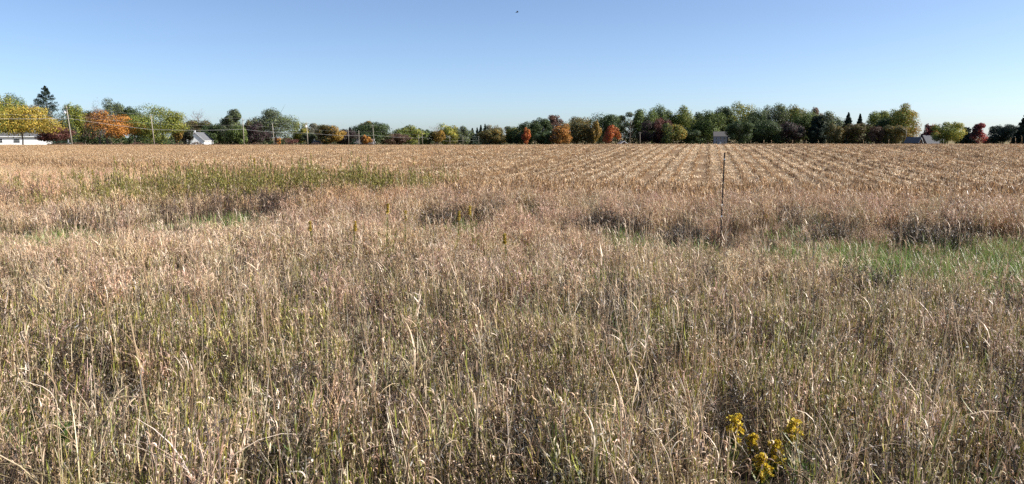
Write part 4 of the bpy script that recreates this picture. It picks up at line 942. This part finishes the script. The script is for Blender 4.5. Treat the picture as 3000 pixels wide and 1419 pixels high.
for i, (px, py, Yd, lab, pl) in enumerate([(2152, 1262, 4.7, 'goldenrod with wide arching yellow plume, leftmost at bottom right', .14), (2322, 1268, 4.55, 'goldenrod with upright yellow plume, rightmost of the blooms', .09),
        (2272, 1332, 4.5, 'goldenrod with drooping yellow plume between upright and lowest blooms', .09), (2230, 1374, 4.35, 'goldenrod with lowest yellow plume at the bottom edge', .08), (2205, 1310, 4.6, 'goldenrod with small narrow yellow plume right of the arching one', .06)]):
    goldenrod(px, py, Yd, lab, 40+i, plume=pl, leafmul=1.3, group='blooming goldenrods in the foreground')
for i, (px, py, Yd, lab) in enumerate([(705, 1316, 4.4, 'bushy green plant at the bottom edge, left one'), (800, 1310, 4.45, 'bushy green plant at the bottom edge, middle one'), (856, 1322, 4.3, 'bushy green plant at the bottom edge, right one'),
        (2350, 1378, 4.2, 'leafy green plant right of the blooming goldenrods'), (1870, 1345, 4.4, 'leafy green plant far left of the blooming goldenrods'), (180, 1240, 4.7, 'small green plant low in the left foreground'), (1620, 1352, 4.3, 'low green plant at the bottom near the middle')]):
    goldenrod(px, py, Yd, lab, 60+i, bloom=False, leafmul=1.9, name='broadleaf_plant', wide=1.15)
for i, (px, py, Yd, lab) in enumerate([(1136, 598, 13.2, 'tallest slender green goldenrod standing alone in mid meadow'), (1188, 620, 13.0, 'slender goldenrod right of the tallest one'), (1040, 652, 12.3, 'slender green goldenrod left of the tallest one'), (908, 652, 12.8, 'slender goldenrod with faded tip farther left'),
        (1376, 606, 14.0, 'faded yellow goldenrod in front of the dark hollow'), (1345, 622, 13.6, 'short faded goldenrod left of the faded yellow one'), (1478, 690, 11.6, 'short green goldenrod right of the meadow middle'), (745, 464, 24.0, 'tall thin weed rising alone behind the green thicket'), (1256, 506, 24.5, 'compact green weed at right end of the thickets'), (270, 500, 25, 'green weed standing at left end of the thickets')]):
    goldenrod(px, py, Yd, lab, 80+i, bloom=True, faded=True, plume=.035, leafmul=1.5, name='tall_goldenrod', group='single tall goldenrods in the meadow', wide=.85, olive=True)
def dry_stem(p0, p1, label, r=0.004, col=(.60, .47, .32), head=False, name='dry_stalk'):
    a, b = Vector(p0), Vector(p1); t = empty(name, a); tag(t, label, 'stalk')
    d = b-a; rng = np.random.default_rng(int(abs(a.x)*100+7)); mb = MB()
    mb.tube([(0, 0, 0), d*.5+Vector((.01, 0, .01)), d], [r*1.2, r, r*.6], col, 6); mb.obj('stem', M_plant, t)
    mb = MB()
    if head:
        for j in range(90):
            q = d*rng.uniform(.72, 1.0); mb.blade(q, np.array(d.normalized())+rng.normal(0, .25, 3), rv(rng, 0, 1), rng.uniform(.03, .08), .005, rng.uniform(0, 1), cmix(rng, TAN, .2), 2)
        mb.obj('seed_head', M_plant, t)
    else:
        for j in range(4):
            q = d*rng.uniform(.2, .9); mb.blade(q, rv(rng, .5, 1), rv(rng, 0, 1), rng.uniform(.06, .16), .01, rng.uniform(1, 3.5), cmix(rng, TAN, .2), 5)
        mb.obj('dry_leaf', M_plant, t)
def gp(px, py, Yd): return at(px, py, Yd)
a = gp(2838, 1075, 6.1); a.z = hz(a.x, a.y); dry_stem(a, gp(2786, 870, 6.3), 'long pale leaning stalk with feathery head at right', .0045, head=True)
a = gp(2850, 1075, 6.1); a.z = hz(a.x, a.y); dry_stem(a, gp(2798, 905, 6.3), 'shorter leaning stalk beside the feathery one at right', .004)
a = gp(325, 1168, 4.9); dry_stem(a, gp(424, 1166, 4.8), 'pale broken stem lying level across the grass, lower left', .004, (.72, .58, .36))
a = gp(605, 1190, 4.8); dry_stem(a, gp(640, 1190, 4.8), 'short broken stem lying level right of the long one', .004, (.66, .52, .32))
p = ground_hit(1655, 850, 0); dry_stem(p, gp(1655, 760, p.y-.1), 'thin blackened stalk standing in mid meadow', .011, (.05, .04, .035))
p = ground_hit(1490, 1400, .2); dry_stem(p, gp(1484, 1190, p.y), 'pale grey tall stem in the central foreground', .004, (.66, .56, .46))
# corn stalks left standing on the far edge of the field
CSL = ['beside the low red brown shrub', 'just left of the crossarm pole', 'in front of the low dark roofed house', 'right of the two storey house', 'farther right of the two storey house', 'below the very tall forked oak, left one', 'below the very tall forked oak, right one', 'below the blackish low tree', 'below the sunlit green tree', 'below the dark broad pine', 'below the second slim spruce', 'left of the tall autumn tree', 'left of the right edge spruce', 'below the right edge spruce', 'tallest, at the right edge', 'close left of the fence post', 'near the rows left of the fence post']
cs = [(862, 415, 150), (895, 413, 165), (941, 416, 150), (2143, 416, 84), (2184, 414, 80), (2240, 411, 82), (2260, 413, 78), (2323, 411, 82), (2365, 411, 84), (2401, 411, 82), (2530, 412, 80), (2604, 409, 76), (2960, 406, 76), (2978, 406, 78), (2997, 400, 78), (2105, 540, 36), (1866, 470, 45)]
base_stalk = None
for ci, (px, py, Yd) in enumerate(cs):
    x = xof(px, Yd); zb = hz(x, Yd); H = max(.35, at(px, py, Yd).z - zb)
    if base_stalk is None:
        rng2 = np.random.default_rng(77); t = empty('corn_stalk', (x, Yd, zb)); mb = MB(); mb.tube([(0, 0, 0), (0, 0, .5), (.03, 0, 1)], [.010, .009, .006], (.62, .49, .31), 6); s_ = mb.obj('stem', M_plant, t)
        mb = MB()
        for j in range(4): az = j*1.7; mb.blade((0, 0, .3+.2*j), (math.cos(az)*.6, math.sin(az)*.6, .6), (-math.sin(az), math.cos(az), .2), .3, .035, 2.4, cmix(rng2, CORN), 5)
        l_ = mb.obj('husk_leaf', M_plant, t); base_stalk = (t, s_, l_)
    else:
        t = base_stalk[0].copy(); C.objects.link(t); t.location = (x, Yd, zb)
        for q in base_stalk[1:]:
            c = q.copy(); C.objects.link(c); c.parent = t
    t.scale = (1, 1, H); t.rotation_euler = (R.normal(0, .08), R.normal(0, .08), R.uniform(0, 6.28))
    tag(t, 'lone upright corn stalk '+CSL[ci], 'corn stalk', 'corn stalks left standing in the field')

# ------------------------------------------------------------------ steel fence post
pb = ground_hit(2109, 728, 0.0); tp = at(2123, 447, pb.y+.1)
t = empty('fence_post', pb); tag(t, 'thin dark steel fence post leaning slightly at the field edge', 'post')
d = tp - pb; u = d.normalized(); ex = Vector((1, 0, 0)); ex = (ex-u*ex.dot(u)).normalized(); ey = u.cross(ex)
def prism(mb, c0, c1, hx, hy, ox=0, oy=0):
    vs_ = []
    for c in (c0, c1):
        for sx, sy in ((-1,-1),(1,-1),(1,1),(-1,1)): vs_.append(c+ex*(ox+sx*hx)+ey*(oy+sy*hy))
    mb.add(vs_, [(3,2,1,0),(4,5,6,7),(0,1,5,4),(1,2,6,5),(2,3,7,6),(3,0,4,7)], (1,1,1))
z0 = Vector((0, 0, -.3)); mb = MB(); prism(mb, z0, d, .014, .003); mb.obj('flange', M_iron, t)
mb = MB(); prism(mb, z0, d*.999, .003, .016, 0, .0195); mb.obj('web', M_iron, t)
for k in range(34):
    c = d*(.04+.028*k); mb = MB(); prism(mb, c-u*.008, c+u*.008, .005, .004, 0, -.0075); mb.obj('stud', M_iron, t)
for f_ in (.455, .335, .93):
    c = d*f_; mb = MB(); prism(mb, c-u*.012, c+u*.012, .016, .006, .0, -.010); mb.obj('clip', M_trim, t)
# ------------------------------------------------------------------ bird
p = at(1515, 36, 60); t = empty('bird', p); tag(t, 'tiny dark bird flying high in the middle of the sky', 'bird')
mb = MB(); mb.tube([(-.1, 0, -.03), (-.06, 0, -.01), (0, 0, 0), (.06, 0, .015), (.1, 0, .02), (.125, 0, .015)], [.012, .03, .04, .032, .02, .004], (1,1,1), 8); mb.obj('body', M_bird, t, True)
for s in (-1, 1):
    mb = MB(); mb.add([(.05, s*.02, .01), (-.03, s*.02, .01), (-.02, s*.13, .07), (.05, s*.12, .075), (-.04, s*.26, .03), (.0, s*.25, .035)], [(0,1,2,3), (3,2,4,5)], (1,1,1))
    mb.add([(.05, s*.02, .018), (-.03, s*.02, .014), (-.02, s*.13, .074), (.05, s*.12, .081), (-.04, s*.26, .032), (.0, s*.25, .037)], [(0,1,2,3), (3,2,4,5)], (1,1,1)); mb.obj('wing', M_bird, t)
mb = MB(); mb.add([(-.09, -.012, -.025), (-.09, .012, -.025), (-.19, .04, -.06), (-.19, -.04, -.06), (-.09, -.012, -.03), (-.09, .012, -.03), (-.19, .04, -.064), (-.19, -.04, -.064)], [(0,1,2,3), (7,6,5,4)], (1,1,1)); mb.obj('tail', M_bird, t)
